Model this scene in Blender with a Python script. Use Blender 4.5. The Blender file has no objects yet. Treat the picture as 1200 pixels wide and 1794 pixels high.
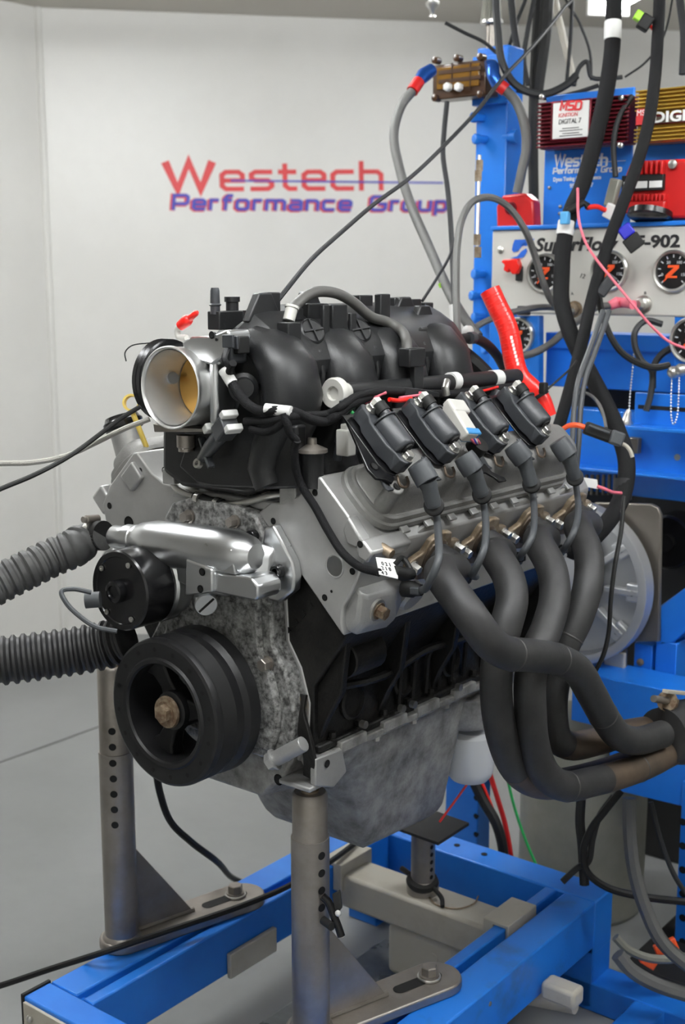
import bpy, bmesh, math, random
from math import sin, cos, pi, radians, sqrt, atan, atan2, tan
from mathutils import Vector as V, Matrix

random.seed(4)
SC = bpy.context.scene
COL = SC.collection
# ------------------------------------------------------------------ camera
# World axes: X = to the driver side of the engine, Y = from its front to its rear, Z = up;
# origin = centre of the crank pulley face; metres.
IW, IH = 1200.0, 1794.0
FPX = 2200.0
YAW, PITCH = radians(38.4), atan(407 / 2200)
FWD = V((-sin(YAW) * cos(PITCH), cos(YAW) * cos(PITCH), -sin(PITCH)))
RGT = V((cos(YAW), sin(YAW), 0))
UPV = RGT.cross(FWD)
CAM = V((1.16096, -1.08612, 0.55978))
cd = bpy.data.cameras.new('camera')
cam = bpy.data.objects.new('camera', cd)
COL.objects.link(cam)
cam.matrix_world = Matrix(((RGT.x, UPV.x, -FWD.x, CAM.x), (RGT.y, UPV.y, -FWD.y, CAM.y), (RGT.z, UPV.z, -FWD.z, CAM.z), (0, 0, 0, 1)))
cd.sensor_fit = 'VERTICAL'
cd.sensor_height = 36.0
cd.lens = FPX / IH * 36.0
cd.clip_start = 0.02
cd.dof.use_dof = True
cd.dof.focus_distance = 1.62
cd.dof.aperture_fstop = 6.3
SC.camera = cam
# ------------------------------------------------------------------ world, exposure
SC.view_settings.view_transform = 'Standard'
SC.view_settings.look = 'None'
SC.view_settings.gamma = 1
SC.view_settings.use_curve_mapping = False
SC.view_settings.exposure = 0.0
w = bpy.data.worlds.new('world')
SC.world = w
w.use_nodes = True
w.node_tree.nodes['Background'].inputs[0].default_value = (0.9, 0.95, 1.0, 1)
w.node_tree.nodes['Background'].inputs[1].default_value = 0.25
LAMP = 50.0        # strength of the ceiling light diffusers

# ------------------------------------------------------------------ geometry helpers
def ray(px, py):
    return RGT * ((px - IW / 2) / FPX) - UPV * ((py - IH / 2) / FPX) + FWD

S2 = sqrt(0.5)
AX = {'X': V((1, 0, 0)), 'Y': V((0, 1, 0)), 'Z': V((0, 0, 1)), 'u': V((S2, 0, S2)), 'v': V((S2, 0, -S2)), 'd': None}

def G(px, py, **k):
    """The place where the thing seen at a picture point stands, given one known coordinate of it."""
    a, c = next(iter(k.items()))
    d = ray(px, py)
    if a == 'd':
        return CAM + d * c
    n = AX[a]
    return CAM + d * ((c - n.dot(CAM)) / n.dot(d))

def BK(u, v, y, s=1):
    """A point of a cylinder bank: u away from the crank, v outward along the deck; s=1 driver, -1 passenger."""
    return V((s * S2 * (u + v), y, S2 * (u - v)))

def frame(zdir, xdir=None):
    z = V(zdir).normalized()
    x = V(xdir) if xdir is not None else (V((0, 0, 1)) if abs(z.z) < 0.9 else V((1, 0, 0)))
    x = (x - z * x.dot(z)).normalized()
    return x, z.cross(x), z

def spline(pts, k=6):
    pts = [V(p) for p in pts]
    if len(pts) < 3:
        return pts
    P = [pts[0] * 2 - pts[1]] + pts + [pts[-1] * 2 - pts[-2]]
    out = []
    for i in range(1, len(P) - 2):
        p0, p1, p2, p3 = P[i - 1], P[i], P[i + 1], P[i + 2]
        t1 = max((p1 - p0).length, 1e-6) ** .5; t2 = max((p2 - p1).length, 1e-6) ** .5; t3 = max((p3 - p2).length, 1e-6) ** .5
        m1 = ((p1 - p0) / t1 - (p2 - p0) / (t1 + t2) + (p2 - p1) / t2) * t2
        m2 = ((p2 - p1) / t2 - (p3 - p1) / (t2 + t3) + (p3 - p2) / t3) * t2
        for j in range(k):
            t = j / k
            h = 2 * t ** 3 - 3 * t ** 2 + 1, t ** 3 - 2 * t ** 2 + t, -2 * t ** 3 + 3 * t ** 2, t ** 3 - t ** 2
            out.append(p1 * h[0] + m1 * h[1] + p2 * h[2] + m2 * h[3])
    out.append(pts[-1])
    return out

class MB:
    def __init__(s):
        s.v = []; s.f = []
    def ring_faces(s, a, b, n):
        for i in range(n):
            j = (i + 1) % n
            s.f.append((a + i, a + j, b + j, b + i))
    def loft(s, rings, cap=True, closed=False):
        n = len(rings[0]); st = []
        for r in rings:
            st.append(len(s.v)); s.v += [V(p) for p in r]
        for a, b in zip(st, st[1:]):
            s.ring_faces(a, b, n)
        if closed:
            s.ring_faces(st[-1], st[0], n)
        elif cap:
            s.f.append(tuple(range(st[0] + n - 1, st[0] - 1, -1)))
            s.f.append(tuple(range(st[-1], st[-1] + n)))
        return s
    def box(s, c, size, R=None):
        c = V(c); x, y, z = R if R else (V((1, 0, 0)), V((0, 1, 0)), V((0, 0, 1)))
        hx, hy, hz = [q / 2 for q in size]
        return s.loft([[c + x * a * hx + y * b * hy + z * d * hz for a, b in ((-1, -1), (1, -1), (1, 1), (-1, 1))] for d in (-1, 1)])
    def span(s, a, b):
        a = V(a); b = V(b)
        return s.box((a + b) / 2, [abs(q) for q in (b - a)])
    def circ(s, c, x, y, r, n, ph=0):
        return [c + x * r * cos(2 * pi * i / n + ph) + y * r * sin(2 * pi * i / n + ph) for i in range(n)]
    def lathe(s, p, ax, prof, n=24, cap=True, closed=False, ph=0):
        p = V(p); x, y, z = frame(ax)
        return s.loft([s.circ(p + z * t, x, y, max(r, 1e-5), n, ph) for t, r in prof], cap, closed)
    def cyl(s, a, b, r, r1=None, n=16):
        a = V(a); b = V(b); L = (b - a).length
        return s.lathe(a, b - a, [(0, r), (L, r if r1 is None else r1)], n)
    def hexa(s, a, ax, r, h):
        s.lathe(a, ax, [(0, r * 1.25), (h * .22, r * 1.25)], 14)
        return s.lathe(V(a) + V(ax).normalized() * h * .2, ax, [(0, r), (h * .72, r), (h * .8, r * .88)], 6)
    def cup(s, a, ax, r, depth=.004):
        """a hole as a capped near-black plug; its inner shade is in the colour"""
        return s.lathe(a, -V(ax), [(-.0004, r * 1.0), (-.0004, r * .8), (depth, r * .75)], 14)
    def tube(s, pts, r, n=10, cap=True):
        pts = [V(p) for p in pts]; m = len(pts)
        rr = r if isinstance(r, (list, tuple)) else [r] * m
        t = [(pts[min(i + 1, m - 1)] - pts[max(i - 1, 0)]).normalized() for i in range(m)]
        x, _, _ = frame(t[0]); rings = []
        for i in range(m):
            x = (x - t[i] * x.dot(t[i])).normalized(); y = t[i].cross(x)
            rings.append(s.circ(pts[i], x, y, rr[i], n))
        return s.loft(rings, cap)
    def strip(s, pts, wdir, wd, th):
        """flat strap along pts; wdir = width direction"""
        pts = [V(p) for p in pts]; m = len(pts); rings = []
        for i in range(m):
            t = (pts[min(i + 1, m - 1)] - pts[max(i - 1, 0)]).normalized()
            wv = V(wdir); wv = (wv - t * wv.dot(t)).normalized(); nv = t.cross(wv)
            rings.append([pts[i] + wv * a * wd / 2 + nv * b * th / 2 for a, b in ((-1, -1), (1, -1), (1, 1), (-1, 1))])
        return s.loft(rings)
    def prism(s, poly, off):
        off = V(off)
        return s.loft([[V(p) for p in poly], [V(p) + off for p in poly]])
    def ball(s, c, r, n=10, sc=(1, 1, 1)):
        c = V(c)
        rings = []
        for i in range(1, n):
            a = pi * i / n
            rings.append([c + V((r * sc[0] * sin(a) * cos(2 * pi * j / (2 * n)), r * sc[1] * sin(a) * sin(2 * pi * j / (2 * n)), -r * sc[2] * cos(a))) for j in range(2 * n)])
        return s.loft(rings)
    def build(s, name, mat, parent=None, bevel=0.0, ang=38, seg=2):
        lo = V([min(p[i] for p in s.v) for i in range(3)]); hi = V([max(p[i] for p in s.v) for i in range(3)])
        c = (lo + hi) / 2; c.z = lo.z
        me = bpy.data.meshes.new(name)
        me.from_pydata([tuple(p - c) for p in s.v], [], s.f)
        bm = bmesh.new(); bm.from_mesh(me)
        bmesh.ops.recalc_face_normals(bm, faces=bm.faces)
        bm.to_mesh(me); bm.free()
        for p in me.polygons: p.use_smooth = True
        me.set_sharp_from_angle(angle=radians(ang))
        me.materials.append(mat)
        o = bpy.data.objects.new(name, me); COL.objects.link(o)
        WO[o.name] = c.copy()
        if parent is not None:
            o.parent = parent; o.location = c - WO[parent.name]
        else:
            o.location = c
        if bevel:
            b = o.modifiers.new('bevel', 'BEVEL'); b.width = bevel; b.segments = seg; b.limit_method = 'ANGLE'; b.angle_limit = radians(40)
            b.harden_normals = False
        return o

WO = {}
def tag(o, label, cat, group=None, kind=None):
    if label: o['label'] = label
    if cat: o['category'] = cat
    if group: o['group'] = group
    if kind: o['kind'] = kind
    return o
def thing(name, loc, label, cat, group=None):
    o = bpy.data.objects.new(name, None); COL.objects.link(o)
    o.empty_display_size = .05
    o.location = V(loc); WO[o.name] = V(loc)
    return tag(o, label, cat, group)
def lab(o, label):
    o['label'] = label; return o
def struct(o):
    o['kind'] = 'structure'; return o

def text(body, size, origin, xdir, ydir, mat, name, parent, wid=1.0, shear=0.0, depth=.0006, off=0.0, align='LEFT', space=1.0):
    cu = bpy.data.curves.new(name, 'FONT'); cu.body = body; cu.size = size; cu.shear = shear
    cu.extrude = depth; cu.offset = off; cu.align_x = align; cu.space_character = space; cu.resolution_u = 3
    tmp = bpy.data.objects.new('tmp', cu); COL.objects.link(tmp)
    bpy.context.view_layer.update()
    me = bpy.data.meshes.new_from_object(tmp.evaluated_get(bpy.context.evaluated_depsgraph_get()))
    bpy.data.objects.remove(tmp); bpy.data.curves.remove(cu)
    x = V(xdir).normalized(); z = x.cross(V(ydir)).normalized(); y = z.cross(x)
    mx = Matrix(((x.x * wid, y.x, z.x, 0), (x.y * wid, y.y, z.y, 0), (x.z * wid, y.z, z.z, 0), (0, 0, 0, 1)))
    me.transform(mx); me.name = name; me.materials.clear(); me.materials.append(mat)
    o = bpy.data.objects.new(name, me); COL.objects.link(o); WO[o.name] = V(origin)
    if parent is not None:
        o.parent = parent; o.location = V(origin) - WO[parent.name]
    else: o.location = V(origin)
    return o

# ------------------------------------------------------------------ materials
def srgb(r, g, b):
    f = lambda c: (c / 255 / 12.92) if c <= 10 else ((c / 255 + .055) / 1.055) ** 2.4
    return (f(r), f(g), f(b), 1)
def mat(name, col, rough=.5, metal=0.0, noise=None, col2=None, nscale=30, contrast=(.4, .65), bump=0.0, bscale=200, coat=0, spec=.5, emit=0, rvar=0, trans=0, detail=6, stretch=None):
    m = bpy.data.materials.new(name); m.use_nodes = True
    nt = m.node_tree; b = nt.nodes['Principled BSDF']
    b.inputs['Base Color'].default_value = col; b.inputs['Roughness'].default_value = rough; b.inputs['Metallic'].default_value = metal
    b.inputs['Specular IOR Level'].default_value = spec; b.inputs['Coat Weight'].default_value = coat
    b.inputs['Transmission Weight'].default_value = trans
    if emit:
        b.inputs['Emission Color'].default_value = col; b.inputs['Emission Strength'].default_value = emit
    tc = None
    if col2 or bump or rvar:
        tc = nt.nodes.new('ShaderNodeTexCoord').outputs['Object']
        if stretch:
            mp = nt.nodes.new('ShaderNodeMapping'); mp.inputs['Scale'].default_value = stretch
            nt.links.new(tc, mp.inputs[0]); tc = mp.outputs[0]
    if col2 or rvar:
        n = nt.nodes.new('ShaderNodeTexNoise'); n.inputs['Scale'].default_value = nscale; n.inputs['Detail'].default_value = detail
        n.inputs['Roughness'].default_value = .65
        nt.links.new(tc, n.inputs['Vector'])
        r = nt.nodes.new('ShaderNodeValToRGB')
        r.color_ramp.elements[0].position = contrast[0]; r.color_ramp.elements[1].position = contrast[1]
        r.color_ramp.elements[0].color = col; r.color_ramp.elements[1].color = col2 or col
        nt.links.new(n.outputs['Fac'], r.inputs['Fac'])
        if col2: nt.links.new(r.outputs['Color'], b.inputs['Base Color'])
        if rvar:
            mr = nt.nodes.new('ShaderNodeMapRange'); mr.inputs['From Min'].default_value = .3; mr.inputs['From Max'].default_value = .7
            mr.inputs['To Min'].default_value = max(.02, rough - rvar); mr.inputs['To Max'].default_value = min(1, rough + rvar)
            nt.links.new(n.outputs['Fac'], mr.inputs['Value']); nt.links.new(mr.outputs['Result'], b.inputs['Roughness'])
    if bump:
        n2 = nt.nodes.new('ShaderNodeTexNoise'); n2.inputs['Scale'].default_value = bscale; n2.inputs['Detail'].default_value = 3
        nt.links.new(tc, n2.inputs['Vector'])
        bp = nt.nodes.new('ShaderNodeBump'); bp.inputs['Strength'].default_value = bump; bp.inputs['Distance'].default_value = .002
        nt.links.new(n2.outputs['Fac'], bp.inputs['Height']); nt.links.new(bp.outputs['Normal'], b.inputs['Normal'])
    return m

K = {}
K['wall'] = mat('cream_wall_paint', (.70, .69, .655, 1), .34, col2=(.74, .73, .695, 1), nscale=3, bump=.12, bscale=25, rvar=.05)
K['ceiling'] = mat('ceiling_paint', (.60, .57, .51, 1), .6)
K['floor'] = mat('grey_floor_paint', (.20, .205, .203, 1), .42, col2=(.28, .285, .282, 1), nscale=2.6, contrast=(.3, .75), bump=.05, bscale=60, rvar=.08)
K['seam'] = mat('floor_seam', (.10, .10, .10, 1), .7)
K['cast'] = mat('cast_aluminium', (.34, .34, .335, 1), .46, .55, col2=(.47, .47, .46, 1), nscale=14, contrast=(.3, .7), bump=.18, bscale=420)
K['castedge'] = mat('machined_head_face', (.46, .46, .455, 1), .42, .6, col2=(.54, .54, .53, 1), nscale=9, bump=.05, bscale=500)
K['cover'] = mat('valve_cover_casting', (.20, .20, .195, 1), .5, .5, col2=(.29, .285, .275, 1), nscale=16, contrast=(.3, .7), bump=.22, bscale=500)
K['dirty'] = mat('oily_dirty_casting', (.05, .05, .048, 1), .52, .2, col2=(.47, .47, .46, 1), nscale=110, contrast=(.38, .72), bump=.35, bscale=160, detail=12)
K['pan'] = mat('mottled_pan_casting', (.13, .128, .122, 1), .55, .12, col2=(.38, .375, .36, 1), nscale=30, contrast=(.34, .66), bump=.3, bscale=220, detail=9)
K['mach'] = mat('machined_aluminium', (.66, .67, .68, 1), .30, 1.0, rvar=.03, nscale=60)
K['castbright'] = mat('bright_cast_aluminium', (.56, .57, .58, 1), .42, .7)
K['bore'] = mat('turned_aluminium', (.80, .80, .79, 1), .36, 1.0)
K['liner'] = mat('brushed_bore', (.70, .70, .69, 1), .5, .75)
K['brass'] = mat('brass_plate', (.62, .36, .10, 1), .35, .9)
K['blackanod'] = mat('black_anodised', (.008, .008, .009, 1), .22, .2, spec=.6)
K['plastic'] = mat('black_manifold_plastic', (.012, .0125, .0135, 1), .42, bump=.10, bscale=600)
K['plastic2'] = mat('coil_plastic', (.035, .038, .043, 1), .40, bump=.06, bscale=700)
K['rubber'] = mat('black_rubber', (.009, .009, .009, 1), .6, spec=.35)
K['boot'] = mat('grey_boot_rubber', (.055, .06, .066, 1), .5)
K['wire'] = mat('wire_jacket', (.02, .021, .023, 1), .55, spec=.35)
K['loom'] = mat('woven_loom', (.009, .009, .010, 1), .75, bump=.5, bscale=900, spec=.25)
K['hose'] = mat('ribbed_hose_rubber', (.022, .022, .023, 1), .5)
K['braid'] = mat('braided_steel_hose', (.16, .16, .155, 1), .45, .7, bump=.6, bscale=1200)
K['block'] = mat('black_block_paint', (.006, .006, .006, 1), .46, col2=(.014, .013, .012, 1), nscale=40, bump=.4, bscale=160, coat=.04, spec=.35)
K['pulley'] = mat('pulley_black', (.011, .011, .012, 1), .45, .2, rvar=.1, nscale=40)
K['rust'] = mat('rusty_bolt_steel', (.16, .10, .06, 1), .6, .5, col2=(.34, .28, .20, 1), nscale=90)
K['steel'] = mat('bare_steel_tube', (.27, .245, .22, 1), .40, .75, col2=(.36, .33, .30, 1), nscale=12, rvar=.08)
K['zinc'] = mat('zinc_plated', (.60, .59, .56, 1), .32, .95)
K['whitemetal'] = mat('pale_end_cap', (.62, .61, .57, 1), .5, .1)
K['header'] = mat('header_coated_steel', (.034, .034, .035, 1), .55, .35, col2=(.052, .051, .051, 1), nscale=12, bump=.08, bscale=400)
K['headerbrown'] = mat('heat_browned_steel', (.075, .060, .048, 1), .5, .5, col2=(.16, .115, .08, 1), nscale=9, contrast=(.35, .7))
K['flange'] = mat('heat_tinted_flange', (.22, .16, .10, 1), .5, .6, col2=(.36, .30, .23, 1), nscale=50)
K['blue'] = mat('blue_frame_paint', (.011, .165, .66, 1), .36, col2=(.016, .20, .72, 1), nscale=6, coat=.15, bump=.06, bscale=50)
K['blueworn'] = mat('worn_blue_paint', (.013, .185, .70, 1), .42, col2=(.03, .11, .30, 1), nscale=11, contrast=(.52, .78), coat=.1)
K['beige'] = mat('beige_paint', (.50, .47, .40, 1), .48, col2=(.40, .36, .29, 1), nscale=14, contrast=(.5, .8))
K['panel'] = mat('grey_panel_paint', (.60, .59, .55, 1), .4)
K['red'] = mat('red_silicone', (.80, .016, .010, 1), .34, coat=.2)
K['redpaint'] = mat('red_paint', (.50, .012, .012, 1), .35)
K['redanod'] = mat('dark_red_anodised', (.15, .008, .018, 1), .35, .5)
K['gold'] = mat('gold_anodised', (.62, .40, .07, 1), .35, .7)
K['white'] = mat('white_plastic', (.75, .75, .73, 1), .45)
K['filter'] = mat('white_filter_paint', (.72, .74, .76, 1), .3)
K['label'] = mat('paper_label', (.82, .82, .80, 1), .6)
K['dark'] = mat('black_and_hole_shade', (.004, .004, .004, 1), .7)  # paints the shade inside holes and slots; also used for plain black parts
K['ink'] = mat('black_ink', (.012, .012, .014, 1), .5)
K['redink'] = mat('red_wall_paint', (.62, .035, .04, 1), .45)
K['blueink'] = mat('blue_wall_paint', (.045, .05, .42, 1), .45)
K['logoblue'] = mat('logo_blue', (.02, .12, .55, 1), .4)
K['dial'] = mat('gauge_face', (.008, .008, .009, 1), .35)
K['orange'] = mat('orange_needle', (.85, .10, .02, 1), .45)
K['yellow'] = mat('yellow_plastic', (.75, .55, .12, 1), .45)
K['sealant'] = mat('amber_sealant', (.34, .20, .02, 1), .4)
K['green'] = mat('green_plastic', (.02, .42, .10, 1), .4)
K['lime'] = mat('lime_tie', (.35, .75, .03, 1), .45)
K['pink'] = mat('pink_wire', (.75, .16, .22, 1), .5)
K['blueplug'] = mat('blue_plug', (.02, .02, .45, 1), .4)
K['bluefit'] = mat('blue_anodised', (.02, .10, .42, 1), .28, .7)
K['amber'] = mat('amber_lid_plastic', (.045, .018, .005, 1), .28, coat=.3)
K['amber2'] = mat('amber_window', (.16, .075, .006, 1), .2, coat=.4)
K['lampwhite'] = mat('lamp_diffuser', (.97, .99, 1.0, 1), .5, emit=LAMP)
K['fixture'] = mat('white_fixture', (.8, .8, .78, 1), .4)
K['tank'] = mat('grey_green_tank', (.20, .20, .17, 1), .42, .2, col2=(.26, .255, .22, 1), nscale=5)
K['platesteel'] = mat('brown_steel_plate', (.20, .18, .155, 1), .4, .7, rvar=.1, nscale=8)
K['rope'] = mat('chain_steel', (.5, .5, .5, 1), .35, .9)
K['blackplate'] = mat('black_plate', (.01, .01, .01, 1), .6)

# ------------------------------------------------------------------ stroke lettering (wide square sans)
GL = {
 'W': (1.28, [[(.06, 1), (.36, .06), (.64, 1), (.92, .06), (1.22, 1)]]),
 'e': (.80, [[(.08, .36), (.72, .36), (.72, .54), (.60, .64), (.20, .64), (.08, .54), (.08, .18), (.20, .08), (.76, .08)]]),
 's': (.80, [[(.74, .64), (.20, .64), (.08, .56), (.08, .44), (.20, .36), (.60, .36), (.72, .28), (.72, .17), (.60, .08), (.04, .08)]]),
 't': (.62, [[(.22, .92), (.22, .18), (.34, .08), (.60, .08)], [(.0, .64), (.58, .64)]]),
 'c': (.80, [[(.76, .64), (.20, .64), (.08, .54), (.08, .18), (.20, .08), (.76, .08)]]),
 'h': (.80, [[(.08, 1), (.08, 0)], [(.08, .64), (.60, .64), (.72, .54), (.72, 0)]]),
 'P': (.96, [[(.08, 0), (.08, .92), (.76, .92), (.88, .82), (.88, .50), (.76, .40), (.08, .40)]]),
 'r': (.56, [[(.08, 0), (.08, .72)], [(.08, .64), (.54, .64)]]),
 'f': (.60, [[(.20, 0), (.20, .80), (.32, .92), (.60, .92)], [(.0, .64), (.56, .64)]]),
 'o': (.80, [[(.20, .08), (.60, .08), (.72, .18), (.72, .54), (.60, .64), (.20, .64), (.08, .54), (.08, .18), (.20, .08), (.3, .08)]]),
 'm': (1.20, [[(.08, 0), (.08, .72)], [(.08, .64), (.48, .64), (.60, .54), (.60, 0)], [(.60, .64), (1.0, .64), (1.12, .54), (1.12, 0)]]),
 'a': (.80, [[(.10, .64), (.60, .64), (.72, .54), (.72, .0)], [(.72, .38), (.20, .38), (.08, .30), (.08, .16), (.20, .08), (.72, .08)]]),
 'n': (.80, [[(.08, 0), (.08, .72)], [(.08, .64), (.60, .64), (.72, .54), (.72, 0)]]),
 'G': (1.04, [[(.94, .92), (.22, .92), (.08, .80), (.08, .20), (.22, .08), (.82, .08), (.94, .18), (.94, .46), (.52, .46)]]),
 'u': (.80, [[(.08, .72), (.08, .18), (.20, .08), (.72, .08)], [(.72, .72), (.72, 0)]]),
 'p': (.80, [[(.08, .72), (.08, -.26)], [(.08, .64), (.60, .64), (.72, .54), (.72, .18), (.60, .08), (.08, .08)]]),
 'M': (1.0, [[(.08, 0), (.08, .95), (.5, .3), (.92, .95), (.92, 0)]]),
 'S': (.96, [[(.88, .92), (.2, .92), (.08, .82), (.08, .6), (.2, .5), (.76, .5), (.88, .4), (.88, .2), (.76, .08), (.04, .08)]]),
 'D': (.96, [[(.3, .92), (.08, .92), (.08, .08), (.72, .08), (.88, .22), (.88, .78), (.72, .92), (.25, .92)]]),
}
def letters(word, a, b, up, h, m, parent, t=.2, gap=.10, slant=0.0, lift=.001, space=.7):
    """word in stroke letters from point a to point b along the surface, cap height h"""
    a = V(a); b = V(b); x = (b - a).normalized(); z = x.cross(V(up)).normalized(); y = z.cross(x)
    W = sum((GL[c][0] if c != ' ' else space) + gap for c in word) - gap
    k = (b - a).length / W
    cur = 0
    for c in word:
        if c == ' ': cur += space + gap; continue
        w, strokes = GL[c]
        mb = MB()
        for n, st in enumerate(strokes):
            pts = [((cur + px) * k + slant * py * h, py * h) for px, py in st]
            rings = []
            for i, p in enumerate(pts):
                d0 = d1 = None
                if i > 0: d0 = (V((p[0] - pts[i - 1][0], p[1] - pts[i - 1][1])).normalized())
                if i < len(pts) - 1: d1 = (V((pts[i + 1][0] - p[0], pts[i + 1][1] - p[1])).normalized())
                d = d0 or d1
                if d0 and d1:
                    s = (d0 + d1)
                    d = s.normalized() if s.length > .05 else d0
                nn = V((-d.y, d.x)); mit = 1.0
                if d0 and d1: mit = min(1.9, 1 / max(.3, abs(nn.dot(V((-d0.y, d0.x))))))
                hx, hy = nn.x * t * h / 2 * mit * 1.12, nn.y * t * h / 2 * mit
                e = lift + .0002 * n
                rings.append([a + x * (p[0] + q * hx) + y * (p[1] + q * hy) + z * (e + r * .0006) for q, r in ((-1, 0), (1, 0), (1, 1), (-1, 1))])
            mb.loft(rings)
        mb.build('letter', m, parent)
        cur += w + gap
# ------------------------------------------------------------------ room
FZ, CZ = -0.69, 1.428
TH = radians(41.6)
DW = V((sin(TH), cos(TH), 0)); NW = V((cos(TH), -sin(TH), 0))
CORNER = V((-2.289, 1.670, 0))
LW = V((0.0, -1.0, 0))           # the left wall runs towards the viewer
def wall_pt(px, py):
    d = ray(px, py); return CAM + d * ((NW.dot(CORNER) - NW.dot(CAM)) / NW.dot(d))
T = .08
def room_box(name, a, b, out, m):
    mb = MB(); a = V(a); b = V(b); o = V(out) * T
    mb.prism([V((a.x, a.y, FZ)), V((b.x, b.y, FZ)), V((b.x, b.y, FZ)) + o, V((a.x, a.y, FZ)) + o], (0, 0, CZ - FZ))
    return struct(mb.build(name, m))
BR = CORNER + DW * 5.2
room_box('wall_back', CORNER, BR, -NW, K['wall'])
LF = CORNER + LW * 5.4
room_box('wall_left', CORNER, LF, (-1, 0, 0), K['wall'])
RF = BR + NW * 6.4
room_box('wall_right', BR, RF, DW, K['wall'])
FRT = V((LF.x, LF.y, 0))
room_box('wall_front', FRT, RF, (V((RF.y - FRT.y, FRT.x - RF.x, 0))).normalized(), K['wall'])
foot = [CORNER - DW * .1 - NW * .1, BR - NW * .1 + DW * .1, RF + DW * .1, FRT + V((-.1, -.1, 0))]
struct(MB().prism([V((p.x, p.y, FZ - .05)) for p in foot], (0, 0, .05)).build('floor', K['floor']))
struct(MB().prism([V((p.x, p.y, CZ)) for p in foot], (0, 0, .05)).build('ceiling', K['ceiling']))
# the bead of sealant up the corner, and the dark floor joint
struct(MB().cyl(CORNER + V((.004, 0, FZ)), CORNER + V((.004, 0, CZ)), .012, n=8).build('trim_1', K['wall']))
a, b = G(-200, 1408, Z=FZ), G(330, 1217, Z=FZ)
mb = MB(); mb.strip([V((a.x, a.y, FZ + .0008)), V((b.x, b.y, FZ + .0008))], RGT.cross(V((0, 0, 1))), .006, .0012)
struct(mb.build('trim_2', K['seam']))
# lettering on the back wall
sign = thing('wall_lettering', wall_pt(530, 390), 'red and blue company lettering painted on the cream back wall', 'lettering')
def wl(word, x0, y0, x1, y1, h, m, t, gap, slant, lift):
    letters(word, wall_pt(x0, y0) , wall_pt(x1, y1), (0, 0, 1), h, m, sign, t, gap, slant, lift)
wl('W', 286, 336, 377, 335, .098, K['redink'], .26, .1, .02, .001)
wl('estech', 385, 335.5, 672, 334, .100, K['redink'], .155, .12, .0, .001)
wl('Performance Group', 299, 369, 781, 371.5, .053, K['redink'], .30, .18, .10, .0010)
wl('Performance Group', 301, 368, 783, 370.5, .053, K['blueink'], .20, .18, .10, .0026)
a, b = wall_pt(404, 318), wall_pt(776, 322)
lab(MB().prism([a + NW * .001, b + NW * .001, b + NW * .001 + V((0, 0, .006)), a + NW * .001 + V((0, 0, .006))], NW * .0022).build('rule_line', K['blueink'], sign), 'thin violet line through the word')

# ceiling lights (the near end of one shows at the top of the picture)
def ceiling_light(c, L, label, x=None, W=.26):
    t = thing('fluorescent_light', V((c[0], c[1], CZ - .07)), label, 'ceiling light', 'ceiling lights')
    c = V((c[0], c[1], CZ)); x = x or DW; y = V((-x.y, x.x, 0))
    R3 = (x, y, V((0, 0, 1)))
    MB().box(c + V((0, 0, -.020)), (L, W, .04), R3).build('housing', K['fixture'], t, .004)
    for s in ((-1, 1) if W > .2 else (0,)):
        q = c + y * s * W * .27 + V((0, 0, -.078))
        MB().cyl(q - x * (L / 2 - .02), q + x * (L / 2 - .02), .019, n=16).build('tube', K['lampwhite'], t)
    for s in (-1, 1):
        MB().box(c + x * s * (L / 2 - .006) + V((0, 0, -.069)), (.020, W - .02, .062), R3).build('end_cap', K['fixture'], t, .003)
    return t
q = G(1064, 14, Z=CZ - .075)
ceiling_light(q + NW * .62, 1.24, 'fluorescent ceiling light at the top edge above the blue console', NW, .15)
ceiling_light((.55, -.35), 1.3, 'fluorescent ceiling light over the engine front')
ceiling_light((-1.0, .45), 1.3, 'fluorescent ceiling light between engine and lettered wall')
ceiling_light((1.5, .9), 1.2, 'fluorescent ceiling light right of the exhaust pipes')
# ------------------------------------------------------------------ the engine
def depth(p): return (V(p) - CAM).dot(FWD)
engine = thing('engine', (0, .40, -.37), 'aluminium headed V8 engine with black intake manifold, bolted on the blue stand', 'engine')
UX, VX, YX = AX['u'], AX['v'], V((0, 1, 0))

def prism_bank(poly, y0, y1, s=1):
    return MB().prism([BK(u, v, y0, s) for u, v in poly], (0, y1 - y0, 0))
def rrect(cx, cy, hx, hy, r, n=6):
    out = []
    for k, (sx, sy) in enumerate(((1, 1), (-1, 1), (-1, -1), (1, -1))):
        for i in range(n + 1):
            a = pi / 2 * (k + i / n)
            out.append((cx + sx * (hx - r) + r * cos(a), cy + sy * (hy - r) + r * sin(a)))
    return out

# --- block
half = [(.052, .262), (.092, .245), (.2125, .121), (.205, .108), (.152, .035), (.152, -.057), (.0, -.057)]
poly = [V((x, .125, z)) for x, z in half] + [V((-x, .125, z)) for x, z in reversed(half[:-1])]
block = MB().prism(poly, (0, .565, 0)).build('engine_block', K['block'], engine, .003)
lab(block, 'glossy black painted block between the grey heads')
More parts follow.
